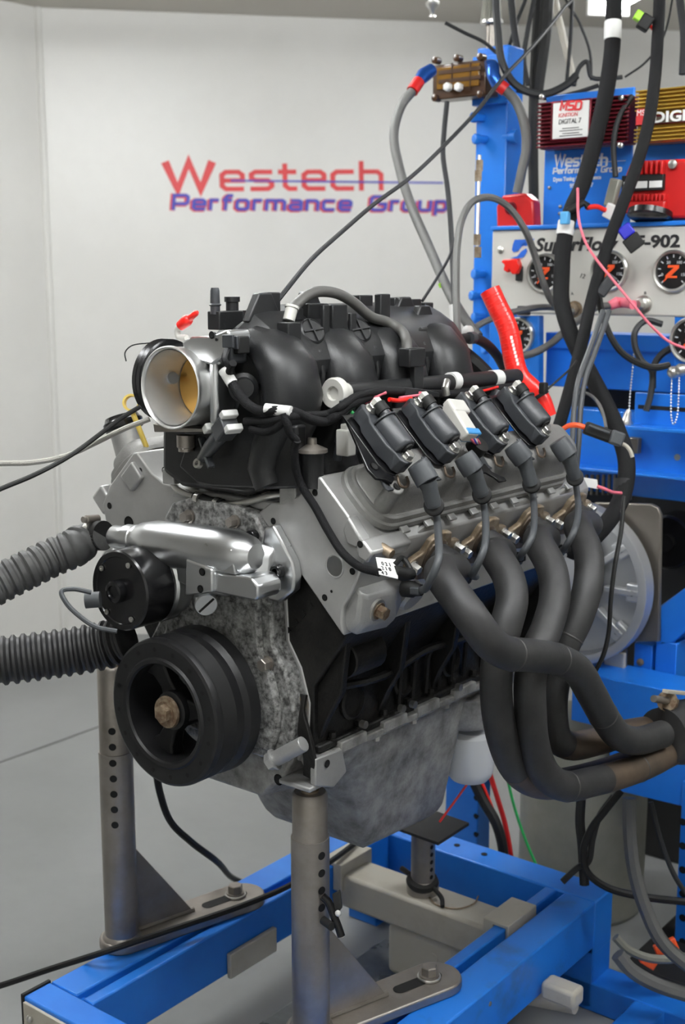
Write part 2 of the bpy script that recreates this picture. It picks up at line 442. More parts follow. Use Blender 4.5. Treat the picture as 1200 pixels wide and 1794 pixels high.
# ribs, plugs, bosses on its driver side
for i in range(5):
    y = .135 + i * .132
    MB().prism([(.150, y, -.045), (.150, y, .032), (.200, y, .106), (.190, y, .03), (.166, y, -.01)], (0, .012, 0)).build('rib', K['block'], block, .002)
for i, y in enumerate((.205, .325, .445)):
    MB().lathe((.145, y, -.005), (1, 0, 0), [(0, .026), (.012, .026), (.014, .022), (.008, .020), (.008, 0)], 20).build('core_plug', K['block'], block)
MB().span((.13, .128, -.057), (.160, .68, -.046)).build('pan_rail', K['block'], block, .003)
MB().tube(spline([(.165, .15, .03), (.172, .25, .022), (.170, .36, .034), (.174, .46, .03), (.168, .60, .038)]), .006, 8).build('sensor_pipe', K['block'], block)
for i in range(9):
    y = .16 + i * .058
    MB().hexa((.156, y, -.046), (0, 0, 1), .0055, .010).build('rail_bolt', K['block'], block)
for i in range(6):
    y = .31 + i * .034
    MB().tube([(.156, y, -.038), (.160, y, .015), (.168, y, .035)], .004, 6).build('cast_ridge', K['block'], block)
for (px, py) in ((633, 1268), (700, 1240), (720, 1233), (800, 1203)):
    q = G(px, py, X=.168); MB().cyl(q, q + V((.008, 0, 0)), .0055, n=10).build('stud', K['zinc'], block)
# boss under the head with a square hole plate
q = G(648, 1140, X=.192)
MB().box(q + V((-.018, 0, 0)), (.036, .032, .040)).build('mount_boss', K['block'], block, .003)
MB().cup(q + V((0, -.002, -.004)), (1, 0, 0), .008).build('mount_hole', K['dark'], block)
MB().lathe(G(615, 1150, X=.175) , (0, 1, 0), [(-.02, .024), (-.018, .026), (.045, .026)], 18).build('front_boss', K['block'], block)
# raised casting mark on the front face
for i in range(5):
    q = G(492 + i * 13, 1118 - i * 14, Y=.1245)
    MB().box(q, (.007, .002, .007), (VX, V((0, 1, 0)), UX)).build('cast_mark', K['block'], block)
# strut from the block front down to the mount
MB().strip(spline([G(527, 1215, Y=.118), G(523, 1245, Y=.112), G(535, 1290, Y=.110), G(543, 1330, Y=.112), G(543, 1362, Y=.116)]), (1, 0, -.2), .020, .006).build('mount_strap', K['block'], block, .001)

# --- cylinder heads
HP = [(.235, -.133), (.262, -.129), (.280, -.114), (.305, -.106), (.346, -.104), (.350, -.098), (.350, -.022), (.341, .010), (.322, .022), (.285, .036), (.262, .040), (.247, .052), (.235, .068)]
def head(s, y0, y1):
    h = prism_bank(HP, y0, y1, s).build('cylinder_head', K['castedge'] if s > 0 else K['castedge'], engine, .0025)
    return h
head_d = lab(head(1, .110, .695), 'driver side head beside the header')
head_p = lab(head(-1, .122, .707), 'passenger side head')
def head_hole(px, py, r, h, s=1, y=.110, dep=.006, nm='bolt_hole', m='dark'):
    q = G(px, py, Y=y); MB().cup(q, (0, -1, 0), r, dep).build(nm, K[m], h)
for px, py, r in ((552, 863, .0045), (479, 913, .0045), (569, 1047, .0045), (617.5, 1001, .0045), (631, 953.5, .0045), (581, 1036, .002), (652, 970, .004)):
    head_hole(px, py, r, head_d)
q = G(586.5, 992, Y=.110)
MB().lathe(q, (0, -1, 0), [(-.004, .0), (-.002, .0128), (.0012, .0132), (.0014, .0148), (0, .0155)], 28).build('core_plug', K['castedge'], head_d)
# recess and cast lugs near the cover, raised deck pads
MB().prism([BK(u, v, .106) for u, v in ((.352, -.036), (.333, -.028), (.326, -.012), (.334, .002), (.348, .002))], (0, .02, 0)).build('cast_lug', K['cast'], head_d, .003)
MB().prism([BK(u, v, .103) for u, v in ((.352, .000), (.352, .022), (.336, .026), (.330, .012), (.338, .0))], (0, .085, 0)).build('cast_lug', K['castedge'], head_d, .003)
head_hole(631, 953.5, .0045, head_d, y=.1028)
# lower front corner boss with its hex bolt
mb = MB(); mb.loft([[BK(u, v, y) for u, v in ((.238, .045), (.238, .078 - k), (.262, .078 - k), (.290, .052 - k * .6), (.290, .030))] for y, k in ((.118, .014), (.128, .004), (.185, .0), (.215, .018))])
cb = mb.build('corner_boss', K['cast'], head_d, .004)
q = BK(.273, .062, .148); ax = BK(.5, .85, 0)
MB().lathe(q, ax, [(0, .0155), (.004, .0155), (.005, .013)], 20).build('washer', K['zinc'], head_d)
MB().hexa(q + ax.normalized() * .003, ax, .009, .014).build('hex_bolt', K['rust'], head_d)
# exhaust side shelf, spark plug pockets, pads along the gasket line
for i, y in enumerate((.246, .366, .490, .622)):
    c = BK(.262, .046, y)
    MB().lathe(c - BK(.4, .9, 0) * .02, BK(.15, .95, 0), [(0, .024), (.030, .022), (.034, .018)], 16).build('plug_boss', K['cast'], head_d)
    MB().lathe(BK(.318, .012, y), BK(.385, .923, 0), [(0, .033), (.004, .033), (.005, .031)], 20).build('port_boss', K['cast'], head_d)
for i in range(9):
    y = .19 + i * .054
    MB().box(BK(.352, .002, y), (.010, .016, .004), (VX, YX, UX)).build('cast_pad', K['castedge'], head_d, .001)
# passenger head front holes
for px, py, r in ((192, 886, .005), (246, 824, .004), (226, 916, .010), (288, 824, .005)):
    q = G(px, py, Y=.122); MB().cup(q, (0, -1, 0), r, .005).build('bolt_hole', K['dark'], head_p)
MB().box(BK(.325, -.075, .119, -1), (.03, .010, .034), (BK(1, 0, 0, -1), YX, BK(0, 1, 0, -1))).build('cast_lug', K['cast'], head_p, .003)
for (u, v) in ((.347, .008), (.275, .058), (.240, .07)):
    MB().box(BK(u, v, .135, -1), (.036, .024, .03), (BK(1, 0, 0, -1), YX, BK(0, 1, 0, -1))).build('cast_ear', K['castedge'], head_p, .004)

# --- valve covers
def valve_cover(s, dy, low=1.0):
    y0, y1 = .133 + dy, .642 + dy
    cv, cy, hv, hy = -.053, (y0 + y1) / 2, .0505, (y1 - y0) / 2
    prof = [(.349, .0), (.3565, .001), (.358, .003), (.3585, .004), (.361, .0045), (.3655, .006), (.367, .009), (.3665, .012), (.369, .014), (.395, .018), (.404, .021), (.4095, .027), (.412, .036)]
    rings = []
    for u, ins in prof:
        rings.append([BK(.367 + (u - .367) * low if u > .367 else u, a, b, s) for a, b in rrect(cv, cy, hv - ins, hy - ins, max(.040 - ins, .006), 8)])
    return MB().loft(rings).build('valve_cover', K['cover'], engine, 0, 30)
vc = lab(valve_cover(1, 0), 'driver side valve cover carrying the coils')
vp = lab(valve_cover(-1, -.010, .45), 'passenger side valve cover')
# cover bolt post and bosses, smooth shoulder under the coils
a = G(675, 888, u=.362); 
MB().cyl(BK(.358, -.031, .160), BK(.410, -.029, .146), .0130, .0105, 18).build('cover_post', K['cover'], vc, .0015)
q = BK(.4102, -.029, .146); MB().cup(q, UX, .0055, .006).build('post_hole', K['dark'], vc)
for y in (.150, .275, .395, .515):
    MB().cyl(BK(.36, -.072, y + .03), BK(.426, -.072, y + .03), .012, .010, 14).build('coil_stand', K['cover'], vc)
# oil filler on the passenger cover, black cap, yellow dipstick loop
q = G(219, 752, Y=.175); d = (BK(1, -.45, 0, -1)).normalized()
MB().cyl(q - d * .06, q + d * .004, .0245, .0235, 26).build('filler_neck', K['cast'], vp)
MB().lathe(q, d, [(0, .028), (.003, .030), (.012, .030), (.015, .027), (.020, .025)], 28).build('filler_cap', K['blackanod'], vp)

# --- timing cover (front cover)
rt = [(385, 880), (415, 886), (447, 905), (462, 935), (474, 1000), (474, 1060), (478, 1130), (500, 1178), (515, 1240), (513, 1300), (497, 1340)]
P = [G(x, y, Y=.098) for x, y in rt]
P[0].x = 0
bot = V((0, .098, P[-1].z))
poly = P + [bot] + [V((-p.x, p.y, p.z)) for p in reversed(P[1:])]
tc = MB().prism(poly, (0, .03, 0)).build('timing_cover', K['dirty'], engine, .004)
inner = [V((p.x * .86, p.y, .02 + (p.z - .02) * .86)) for p in poly]
mb = MB(); mb.loft([[p + V((0, .002, 0)) for p in inner], [V((p.x * .97, p.y - .008, p.z * .97)) for p in inner]]); mb.build('raised_face', K['dirty'], tc, .004)
for px, py, r in ((467, 1163, .011), (452, 1200, .0), (330, 905, .010), (410, 914, .009), (456, 1255, 0)):
    q = G(px, py, Y=.094)
    if r: MB().hexa(q + V((0, .003, 0)), (0, -1, 0), r * .8, .014).build('cover_bolt', K['steel'], tc)
    else: MB().lathe(q, (0, -1, 0), [(-.004, .017), (.004, .0155), (.0045, .012), (.002, .010), (.002, 0)], 20).build('cast_boss', K['dirty'], tc)
# amber sealant showing at the cover's edge
q = G(511, 1236, Y=.112); MB().lathe(q, (.5, -1, 0), [(-.008, .019), (.004, .019), (.006, .016)], 22).build('sealant_ring', K['sealant'], tc)
mb = MB(); mb.tube([p + V((.003, .028, 0)) for p in P[4:11]], .0035, 6); mb.build('gasket_edge', K['castedge'], tc)
q = G(470, 1345, Y=.09)
# cylindrical spacer bolt low on the cover's right
MB().cyl(G(478, 1332, Y=.085), G(532, 1303, Y=.095), .0105, n=16).build('spacer', K['cast'], tc, .001)
MB().hexa(G(482, 1330, Y=.086), G(470, 1336, Y=.08) - G(500, 1320, Y=.09), .012, .012).build('spacer_nut', K['cast'], tc)

# --- valley cover between the heads
mb = MB(); mb.prism([V((-.098, .118, .262)), V((.098, .118, .262)), V((.094, .118, .276)), V((-.094, .118, .276))], (0, .55, 0))
vv = mb.build('valley_cover', K['castedge'], engine, .003)
for x in (-.072, -.04, .01, .06):
    MB().hexa((x, .14, .276), (0, 0, 1), .0065, .009).build('valley_bolt', K['steel'], vv)

# --- steam pipe across the front (two steel tubes joined by a rubber sleeve with clips)
pts = [G(305, 838, Y=.128), G(318, 856, Y=.122), G(345, 872, Y=.112), G(366, 880, Y=.108), G(400, 884, Y=.108), G(440, 878, Y=.110), G(470, 869, Y=.112), G(500, 865, Y=.118)]
sp = MB().tube(spline([p - V((0, .008, 0)) if k < 2 else p for k, p in enumerate(pts)], 8), .0048, 10).build('steam_pipe', K['zinc'], engine)
MB().tube([G(343, 871, Y=.112), G(365, 880, Y=.107), G(390, 884, Y=.107)], .0082, 12).build('rubber_sleeve', K['rubber'], sp)
for px, py in ((349, 874), (382, 884)):
    q = G(px, py, Y=.1075)
    t = (G(390, 884, Y=.107) - G(343, 871, Y=.112)).normalized()
    MB().lathe(q - t * .004, t, [(0, .0095), (.008, .0095)], 14).build('spring_clip', K['zinc'], sp)
    MB().box(q + V((.002, -.006, -.012)), (.006, .004, .010)).build('clip_tab', K['zinc'], sp)
MB().box(G(512, 868, Y=.120), (.028, .020, .026)).build('steam_fitting', K['cast'], sp, .002)
q = G(508, 855, Y=.118); e = G(514, 805, Y=.118)
tp = MB().cyl(q, e, .0048, .0052, 10).build('sensor_stem', K['zinc'], sp)
MB().tube([G(513, 806, Y=.118), G(515, 790, Y=.118), G(519, 775, Y=.118)], .0058, 10).build('red_sleeve', K['red'], sp)
MB().box(G(300, 834, Y=.114), (.022, .014, .022)).build('steam_fitting', K['cast'], sp, .002)

# --- crank pulley (harmonic balancer): ribbed rim, three spokes, hub and bolt
pu = MB().lathe((0, 0, 0), (0, 1, 0), [(.0, .066), (-.003, .068), (-.004, .073), (-.001, .0755), (-.001, .095), (.001, .0985), (.006, .100), (.010, .100)] +
    [(q, r) for i in range(6) for q, r in ((.012 + i * .0042, .0975), (.0141 + i * .0042, .1))] + [(.040, .100), (.043, .0965), (.052, .0965), (.060, .101), (.078, .102), (.080, .098), (.080, .070), (.03, .066)], 72, False, True).build('crank_pulley', K['pulley'], engine, 0, 25)
MB().lathe((0, .012, 0), (0, 1, 0), [(0, 0), (0, .022), (.002, .026), (.07, .028)], 30).build('hub', K['pulley'], pu)
for i in range(3):
    a = radians(-115 + i * 120)
    r = V((cos(a), 0, sin(a))); t = V((-sin(a), 0, cos(a))); c = V((0, .034, 0))
    MB().loft([[c + r * d + t * w * sx + V((0, h * sy, 0)) for sx, sy in ((-1, -1), (1, -1), (1, 1), (-1, 1))] for d, w, h in ((.018, .016, .012), (.035, .011, .010), (.055, .014, .011), (.069, .024, .013))]).build('spoke', K['pulley'], pu, .003)
MB().lathe((0, .010, 0), (0, -1, 0), [(0, .021), (.002, .022), (.006, .021)], 26).build('washer', K['rust'], pu)
MB().hexa((0, .006, 0), (0, -1, 0), .0125, .012).build('crank_bolt', K['rust'], pu)
for i in range(16):
    a = radians(i * 22.5 + 8)
    MB().cup((.086 * cos(a), -.0012, .086 * sin(a)), (0, -1, 0), .0030, .006).build('balance_hole', K['dark'], pu)

# --- oil pan with front sump, filter
rows = [  # (y, half width at top, z bottom, half width at bottom)
    (.112, .125, -.135, .086), (.180, .128, -.145, .088), (.225, .150, -.155, .112), (.262, .150, -.19, .112), (.300, .150, -.262, .108), (.318, .150, -.283, .104), (.49, .148, -.292, .106), (.506, .148, -.284, .106), (.512, .146, -.20, .110), (.518, .144, -.150, .112), (.69, .140, -.140, .115)]
rings = []
for y, wt, zb, wb in rows:
    rings.append([V((x, y, z)) for x, z in ((wt, -.058), (wt, -.070), ((wb + wt) / 2 + .004, -.080 + (zb + .08) * .35), (wb, zb + .016), (wb - .016, zb), (-wb + .016, zb), (-wb, zb + .016), (-(wb + wt) / 2 - .004, -.080 + (zb + .08) * .35), (-wt, -.070), (-wt, -.058))])
pan = MB().loft(rings).build('oil_pan', K['pan'], engine, .004, 50)
lab(pan, 'mottled grey cast sump')
MB().prism([(.120, .125, -.058), (.166, .125, -.058), (.166, .125, -.068), (.135, .125, -.082)], (0, .55, 0)).build('pan_flange', K['pan'], pan, .002)
for y0, y1 in ((.165, .222), (.262, .318), (.345, .40), (.44, .50), (.54, .60)):
    MB().span((.140, y0, -.066), (.168, y1, -.050)).build('flange_step', K['pan'], pan, .002)
for y in (.17, .255, .345, .43, .53):
    MB().hexa((.158, y, -.068), (0, 0, -1), .006, .008).build('pan_bolt', K['zinc'], pan)
# end plates at the pan's front corners, the upright tab beside the post
q = G(573, 1345, X=.168)
MB().prism([G(553, 1330, X=.168), G(600, 1312, X=.168), G(608, 1352, X=.168), G(585, 1380, X=.168), G(553, 1378, X=.168)], (-.010, 0, 0)).build('corner_tab', K['cast'], pan, .002)
MB().cup(G(573, 1338, X=.1685), (1, 0, 0), .0055, .006).build('tab_hole', K['dark'], pan)
MB().span((.112, .100, -.101), (.166, .160, -.094)).build('mount_foot', K['cast'], pan, .002)
MB().cup(G(488, 1366, Y=.1115), (0, -1, 0), .008, .006).build('drain_hole', K['dark'], pan)
q = V((.118, .545, -.13))
MB().lathe(q, (0, 0, -1), [(-.04, .05), (.0, .049), (.01, .044), (.012, .034)], 24).build('filter_mount', K['pan'], pan)
MB().lathe(G(825, 1283, X=.125), (-.02, 0, -1), [(-.006, .030), (0, .0395), (.004, .0405), (.060, .0385), (.070, .0365), (.078, .030), (.080, .012), (.083, .010), (.085, .006)], 36).build('oil_filter', K['filter'], pan, 0, 30)

# --- bellhousing and round flange at the back
mb = MB(); mb.lathe((0, .69, .01), (0, 1, 0), [(0, .165), (.02, .17), (.04, .165), (.18, .120), (.34, .115)], 40)
bell = mb.build('bellhousing', K['castbright'], engine, .002)
fc = V((.048, 1.03, -.013))
fl = MB().lathe(fc, (0, 1, 0), [(-.012, .158), (-.014, .150), (-.012, .141), (.008, .139), (.012, .136), (.012, .06), (.020, .058), (.020, .158)], 72, False, True).build('coupling_flange', K['castbright'], engine, 0, 30)
for i in range(7):
    a = radians(-38 + i * 38)
    r = V((cos(a), 0, sin(a))); t = V((-sin(a), 0, cos(a)))
    MB().box(fc + r * .105 + V((0, .0, 0)), (.070, .012, .020), (r, t, V((0, 1, 0)))).build('flange_rib', K['castbright'], fl, .002)
    c = fc + r * .128
    MB().box(c, (.026, .034, .018), (r, t, V((0, 1, 0)))).build('bolt_pad', K['castbright'], fl, .003)
    MB().cup(c + V((0, -.0095, 0)), (0, -1, 0), .0055, .01).build('bolt_hole', K['dark'], fl)
# --- intake manifold
IY0, IY1 = .092, .560
prof = [(.122, .440), (.126, .458), (.114, .478), (.094, .503), (.066, .520), (.0, .526)]
def shell_ring(y, k, dz):
    # the far (passenger) side of the shell only begins behind the throttle body
    L = min(1, max(.12, (y - .13) / .15)); D = max(0, .055 * (1 - (y - .09) / .12))
    pts = [(x * k, .44 + (z - .44) * k + dz) for x, z in prof]
    pts[5] = (0, pts[5][1] - D)
    pts = pts + [(-x * L, min(z, pts[5][1]) if L < 1 else z) for x, z in reversed(pts[:-1])]
    return [V((x, y, z)) for x, z in pts]
mb = MB(); mb.loft([shell_ring(IY0, .70, -.012), shell_ring(IY0 + .006, .84, -.006), shell_ring(IY0 + .022, .97, 0), shell_ring(IY0 + .05, 1, 0), shell_ring(.17, 1, 0), shell_ring(.21, 1, 0), shell_ring(.25, 1, 0), shell_ring(.285, 1, 0), shell_ring(IY1 - .05, 1, 0), shell_ring(IY1 - .015, .93, -.004), shell_ring(IY1, .76, -.012)])
man = lab(mb.build('intake_manifold', K['plastic'], engine, .004, 50), 'black ribbed plastic intake manifold')
MB().prism([V((.092, .10, .440)), V((.098, .10, .30)), V((.06, .10, .282)), V((-.06, .10, .282)), V((-.098, .10, .30)), V((-.092, .10, .440))], (0, .45, 0)).build('lower_plenum', K['plastic'], man, .008)
for s in (1, -1):
    for i in range(0 if s > 0 else 1, 4):
        yc = .118 + i * .119 + (0 if s > 0 else .024)
        rings = []
        path = [(.070, .484, .034, .020), (.098, .474, .041, .024), (.119, .450, .044, .027), (.1275, .415, .0445, .028), (.120, .382, .043, .027), (.102, .350, .041, .026), (.094, .322, .040, .025), (.104, .300, .040, .022)]
        for j, (x, z, a, b) in enumerate(path):
            p = V((x, yc, z)); q0 = V((path[max(j - 1, 0)][0], 0, path[max(j - 1, 0)][1])); q1 = V((path[min(j + 1, len(path) - 1)][0], 0, path[min(j + 1, len(path) - 1)][1]))
            t = (q1 - q0).normalized(); n = V((-t.z, 0, t.x))
            ring = []
            for k in range(20):
                an = 2 * pi * k / 20
                c, d = cos(an), sin(an)
                c = math.copysign(abs(c) ** .8, c); d = math.copysign(abs(d) ** .8, d)
                v = p + V((0, a * c, 0)) + n * b * d
                ring.append(V((s * v.x, v.y, v.z)))
            rings.append(ring)
        MB().loft(rings).build('runner', K['plastic'], man, 0, 60)
# arch brows over the gaps and webs
for i in range(3):
    y = .178 + i * .119
    MB().prism([V((.09, y, .490)), V((.120, y, .470)), V((.127, y, .44)), V((.121, y, .40)), (.105, y, .38)], (0, .007, 0)).build('web', K['plastic'], man, .002)
# round caps with a cross rib on the sloping side
for px, py in ((545, 582), (628, 580)):
    c = G(px, py, X=.102); ax = V((.80, -.18, .50)).normalized(); x, y, z = frame(ax, (0, 1, 0))
    cp = MB().lathe(c - ax * .012, ax, [(0, .0185), (.016, .0185), (.0175, .0165), (.0165, .0155), (.0165, 0)], 28).build('port_cap', K['plastic'], man)
    for d in (x, y):
        MB().box(c + ax * .0055, (.033, .0022, .004), (d, ax.cross(d), ax)).build('cross_rib', K['plastic'], cp)
# posts, tabs and ribs along the top, each where it stands
def tab_box(px0, py0, px1, py1, X, dx, nm='tab', par=None, m='plastic', bev=.0015, Yd=None):
    a = G(px0, py1, X=X); b = G(px1, py1, X=X); t = G(px0, py0, X=X)
    return MB().span((X - dx / 2, a.y, a.z), (X + dx / 2, b.y, t.z)).build(nm, K[m], par or man, bev)
for r in ((459, 512, 482, 556, .055, .020), (622, 517, 645, 560, .030, .018), (661, 515, 678, 596, .085, .012), (684, 521, 703, 556, .045, .016), (709, 524, 728, 556, .040, .022), (736, 530, 750, 556, .040, .020),
          (495, 565, 518, 596, .104, .020), (564, 534, 575, 586, .104, .006), (578, 534, 604, 586, .098, .010), (530, 532, 566, 562, .075, .020), (510, 540, 524, 562, .08, .016), (690, 575, 700, 596, .106, .008), (612, 548, 622, 592, .102, .006)):
    tab_box(*r)
for px, py, X in ((466, 545, .066), (545, 540, .055), (712, 545, .06), (745, 560, .085)):
    a = G(px, py + 18, X=X)
    MB().prism([a + V((0, -.034, 0)), a + V((0, .034, 0)), a + V((0, .012, .036)), a + V((0, -.012, .036))], (-.012, 0, 0)).build('gusset', K['plastic'], man, .002)
for px, py, r in ((495, 555, .007), (436, 552, .008), (755, 575, .010)):
    a = G(px, py, X=.05); MB().cyl(a - V((0, 0, .03)), a + V((0, 0, .006)), r, n=12).build('boss', K['plastic'], man)
# pressure sensor block with two nipples, front left on top
sb = tab_box(374, 545, 420, 578, .0, .022, 'sensor_block')
tab_box(412, 550, 437, 572, .0, .018, 'sensor_block')
a = G(377, 545, X=0); lab(MB().lathe(a - V((0, 0, .004)), (0, 0, 1), [(0, .0065), (.010, .0065), (.012, .0085), (.014, .0065), (.030, .006), (.034, .005)], 14).build('nipple', K['plastic2'], man), 'ribbed hose nipple')
a = G(407, 548, X=0); MB().lathe(a - V((0, 0, .004)), (0, 0, 1), [(0, .0085), (.018, .0085), (.0185, .0105), (.025, .0105)], 14).build('sensor_cap', K['plastic'], man)
# round clamp knob low behind the throttle body, black front bracket below it
MB().lathe(G(425, 678, X=.075), (.7, -.6, 0), [(0, .019), (.012, .019), (.014, .014), (.02, .012)], 20).build('actuator', K['plastic'], man)
MB().prism([G(x, y, Y=.094) for x, y in ((345, 848), (312, 818), (321, 790), (318, 758), (440, 745), (520, 745), (520, 856), (470, 858), (372, 854))], (0, .02, 0)).build('front_skirt', K['plastic'], man, .004)
q = G(547, 792, Y=.115)
MB().lathe(q, (0, 0, 1), [(-.045, .014), (-.003, .0155), (-.001, .017)], 18).build('sender_body', K['plastic'], man)
g = MB().lathe(q, (0, 0, 1), [(-.001, .017), (0, .0195), (.004, .0195), (.006, .015), (.010, .006), (.018, .0055)], 20).build('pressure_sender', K['steel'], man)
# cam sensor hanging by its bracket: dark barrel, grey plug, white lock
a, b = G(352, 805, Y=.075), G(392, 755, Y=.055)
cs = MB().tube([a, a.lerp(b, .45), b], [.006, .010, .0105], 14).build('front_sensor', K['plastic2'], man)
dr = (b - a).normalized(); sx, sy, sz = frame(dr, (0, -1, .2))
MB().box(b + dr * .006, (.024, .022, .030), (sx, sy, sz)).build('plug_body', K['plastic2'], cs, .002)
for k in (-1, 1):
    MB().box(b + dr * .024 + sy * k * .010, (.022, .009, .012), (sx, sy, sz)).build('plug_lock', K['white'], cs, .0015)
MB().box(a.lerp(b, .25), (.010, .044, .005), (sx, sy, sz)).build('sensor_flange', K['plastic2'], cs, .001)
MB().lathe(G(347, 812, Y=.07), (0, -1, .3), [(-.003, .0065), (.003, .0065), (.003, .003), (-.003, .003)], 14, False, True).build('bolt_eye', K['zinc'], cs)
lab(MB().box(G(370, 750, Y=.06), (.020, .010, .014), (sx, sy, sz)).build('plug_lock', K['white'], man, .002), 'white connector')

# --- throttle body
TC = V((0, 0, .425))
tb = MB().lathe(TC + V((0, .026, 0)), (0, 1, 0), [(.004, .0485), (.0, .0502), (-.001, .0515), (.0, .0528), (.004, .0530), (.007, .0515), (.030, .0505), (.058, .052), (.068, .056), (.085, .056), (.085, .0475), (.055, .0478), (.03, .048)], 64, False, True).build('throttle_body', K['bore'], engine, 0, 35)
MB().lathe(TC + V((0, .027, 0)), (0, 1, 0), [(.0025, .0478), (.03, .0468), (.058, .0462), (.082, .0462), (.082, .0475), (.03, .0478)], 64, False, True).build('bore_liner', K['liner'], tb, 0, 50)
MB().lathe(TC + V((0, .094, 0)), V((.10, -1, .06)), [(0, 0), (0, .0452), (.002, .0452), (.002, 0)], 40).build('throttle_plate', K['brass'], tb)
MB().cyl(TC + V((0, .094, -.046)) , TC + V((0, .094, .046)), .0045, n=12).build('shaft', K['bore'], tb)
for dz in (-.012, .016):
    MB().lathe(TC + V((.002, .0895, dz)), (0, -1, 0), [(0, .004), (.004, .004), (.0045, .003)], 12).build('plate_screw', K['blackanod'], tb)
MB().box(TC + V((.008, .116, -.002)), (.112, .010, .108)).build('mount_flange', K['mach'], tb, .004)
MB().prism([G(x, y, Y=.045) for x, y in ((322, 622), (318, 598), (334, 590), (370, 588), (398, 577), (402, 590), (396, 622), (370, 640))], (0, .04, 0)).build('top_boss', K['mach'], tb, .003)
MB().span(TC + V((.030, .050, .030)), TC + V((.064, .084, .060))).build('linkage_block', K['mach'], tb, .003)
MB().span(TC + V((.046, .048, -.045)), TC + V((.060, .086, .040))).build('side_boss', K['mach'], tb, .005)
MB().cup(G(371, 587, Y=.0445), (0, -1, 0), .0048, .005).build('screw_hole', K['dark'], tb)
MB().cup(G(379, 595, Y=.0445), (0, -1, 0), .002, .004).build('screw_hole', K['dark'], tb)
mb = MB(); mb.tube(spline([G(327, 592, Y=.05), G(313, 590, Y=.05), G(311, 578, Y=.05), G(318, 569, Y=.05)]), .004, 10); mb.build('vacuum_tube', K['whitemetal'], tb)
cpv = MB().lathe(G(316, 571, Y=.05), G(346, 546, Y=.05) - G(318, 569, Y=.05), [(0, .0065), (.014, .0075), (.018, .0065), (.020, .0042), (.033, .0038), (.036, .002)], 14).build('vacuum_cap', K['red'], tb)
lab(cpv, 'red rubber cap')
# black throttle cam with its cable grooves on the far side
cc = TC + V((-.062, .080, .004))
cw = MB().lathe(cc, (1, 0, 0), [(-.010, .050), (-.008, .054), (-.005, .050), (-.003, .050), (0, .054), (.003, .050), (.005, .050), (.008, .054), (.010, .050), (.010, .0), (-.010, .0)], 48).build('throttle_cam', K['blackanod'], tb)
MB().cyl(cc + V((0, 0, 0)), TC + V((-.04, .072, .008)), .008, n=12).build('cam_shaft', K['mach'], cw)
# position sensor: ribbed black body and plug on the near side
ps = MB().box(G(408, 612, X=.078), (.022, .030, .034)).build('position_sensor', K['plastic2'], tb, .004)
for i in range(4):
    MB().box(G(400 + i * 8, 598 + i * 2, X=.088), (.018, .004, .016)).build('rib', K['plastic2'], ps, .001)
MB().box(G(420, 604, X=.09), (.016, .020, .022)).build('plug_body', K['rubber'], ps, .002)
MB().tube(spline([G(398, 612, X=.088), G(393, 630, X=.09), G(402, 642, X=.09)]), .004, 8).build('plug_lead', K['wire'], ps)
# plain bracket under it that carries the cables
MB().prism([G(x, y, Y=.06) for x, y in ((268, 742), (288, 748), (366, 752), (366, 757), (270, 757))], (0, .03, 0)).build('cable_bracket', K['steel'], tb, .001)
MB().lathe(G(325, 762, Y=.085), (0, 0, -1), [(0, .012), (.016, .012), (.018, .010), (.022, .010)], 18).build('bracket_stud', K['steel'], tb)

# --- fuel rail
fr = MB().tube([G(600, 688, X=.15), G(905, 660, X=.152)], .0125, 20).build('fuel_rail', K['plastic'], engine)
a = G(588, 689, X=.15); ax = (G(905, 660, X=.152) - G(600, 688, X=.15)).normalized()
ec = lab(MB().lathe(a - ax * .004, ax, [(.002, 0), (.002, .008), (-.002, .0095), (-.003, .0185), (0, .0205), (.008, .0205), (.011, .0185), (.012, .013), (.025, .0125)], 32).build('rail_end', K['whitemetal'], fr), 'pale round rail end')
MB().lathe(G(867, 663, X=.152), ax, [(-.011, .0130), (.011, .0130)], 20).build('paper_tag', K['label'], fr)
MB().lathe(G(793, 668, X=.152), ax, [(-.008, .0134), (.008, .0134)], 20).build('paper_tag', K['label'], fr)
for i in range(4):
    y = .20 + i * .119
    c = V((.150, y, .398))
    ij = MB().lathe(c, V((-.25, 0, -1)), [(-.004, .011), (.012, .011), (.014, .008), (.05, .008), (.052, .006), (.075, .006)], 14).build('injector', K['plastic2'], fr)
    MB().box(c + V((.012, 0, -.028)), (.022, .018, .016), frame((-.25, 0, -1))).build('injector_plug', K['rubber'], ij, .002)
MB().box(G(638, 672, X=.14), (.010, .014, .012)).build('rail_bolt', K['zinc'], fr, .002)

# --- vent pipes over the manifold
def tubething(name, pts, r, m, label, cat, k=8, n=10, group=None, par=None, nm=None):
    o = MB().tube(spline(pts, k), r, n).build(name, K[m], par)
    if par is None: tag(o, label, cat, group)
    elif label: lab(o, label)
    return o
vt = tubething('vent_pipe', [G(510, 548, X=.09), G(520, 533, X=.09), G(548, 513, X=.09), (G(585, 513, X=.092)), G(615, 527, X=.095), G(650, 555, X=.10), G(680, 565, X=.105), G(700, 577, X=.120), G(712, 598, X=.150), G(713, 622, X=.158)], .0073, 'braid', 'grey vent pipe', None, 8, 14, None, engine)
K['ventgrey'] = mat('grey_vent_rubber', (.085, .083, .078, 1), .5)
vt.data.materials[0] = K['ventgrey']
MB().lathe(G(509, 549, X=.09), (0, .4, 1), [(-.010, .008), (.006, .008), (.007, .0095), (.010, .0095)], 14).build('fitting', K['whitemetal'], vt)
a = G(722, 626, X=.158)
vb = MB().box(a, (.020, .038, .026)).build('vent_bracket', K['plastic'], engine, .002)
MB().box(a + V((.004, .006, -.028)), (.008, .022, .032)).build('bracket_leg', K['plastic'], vb, .001)
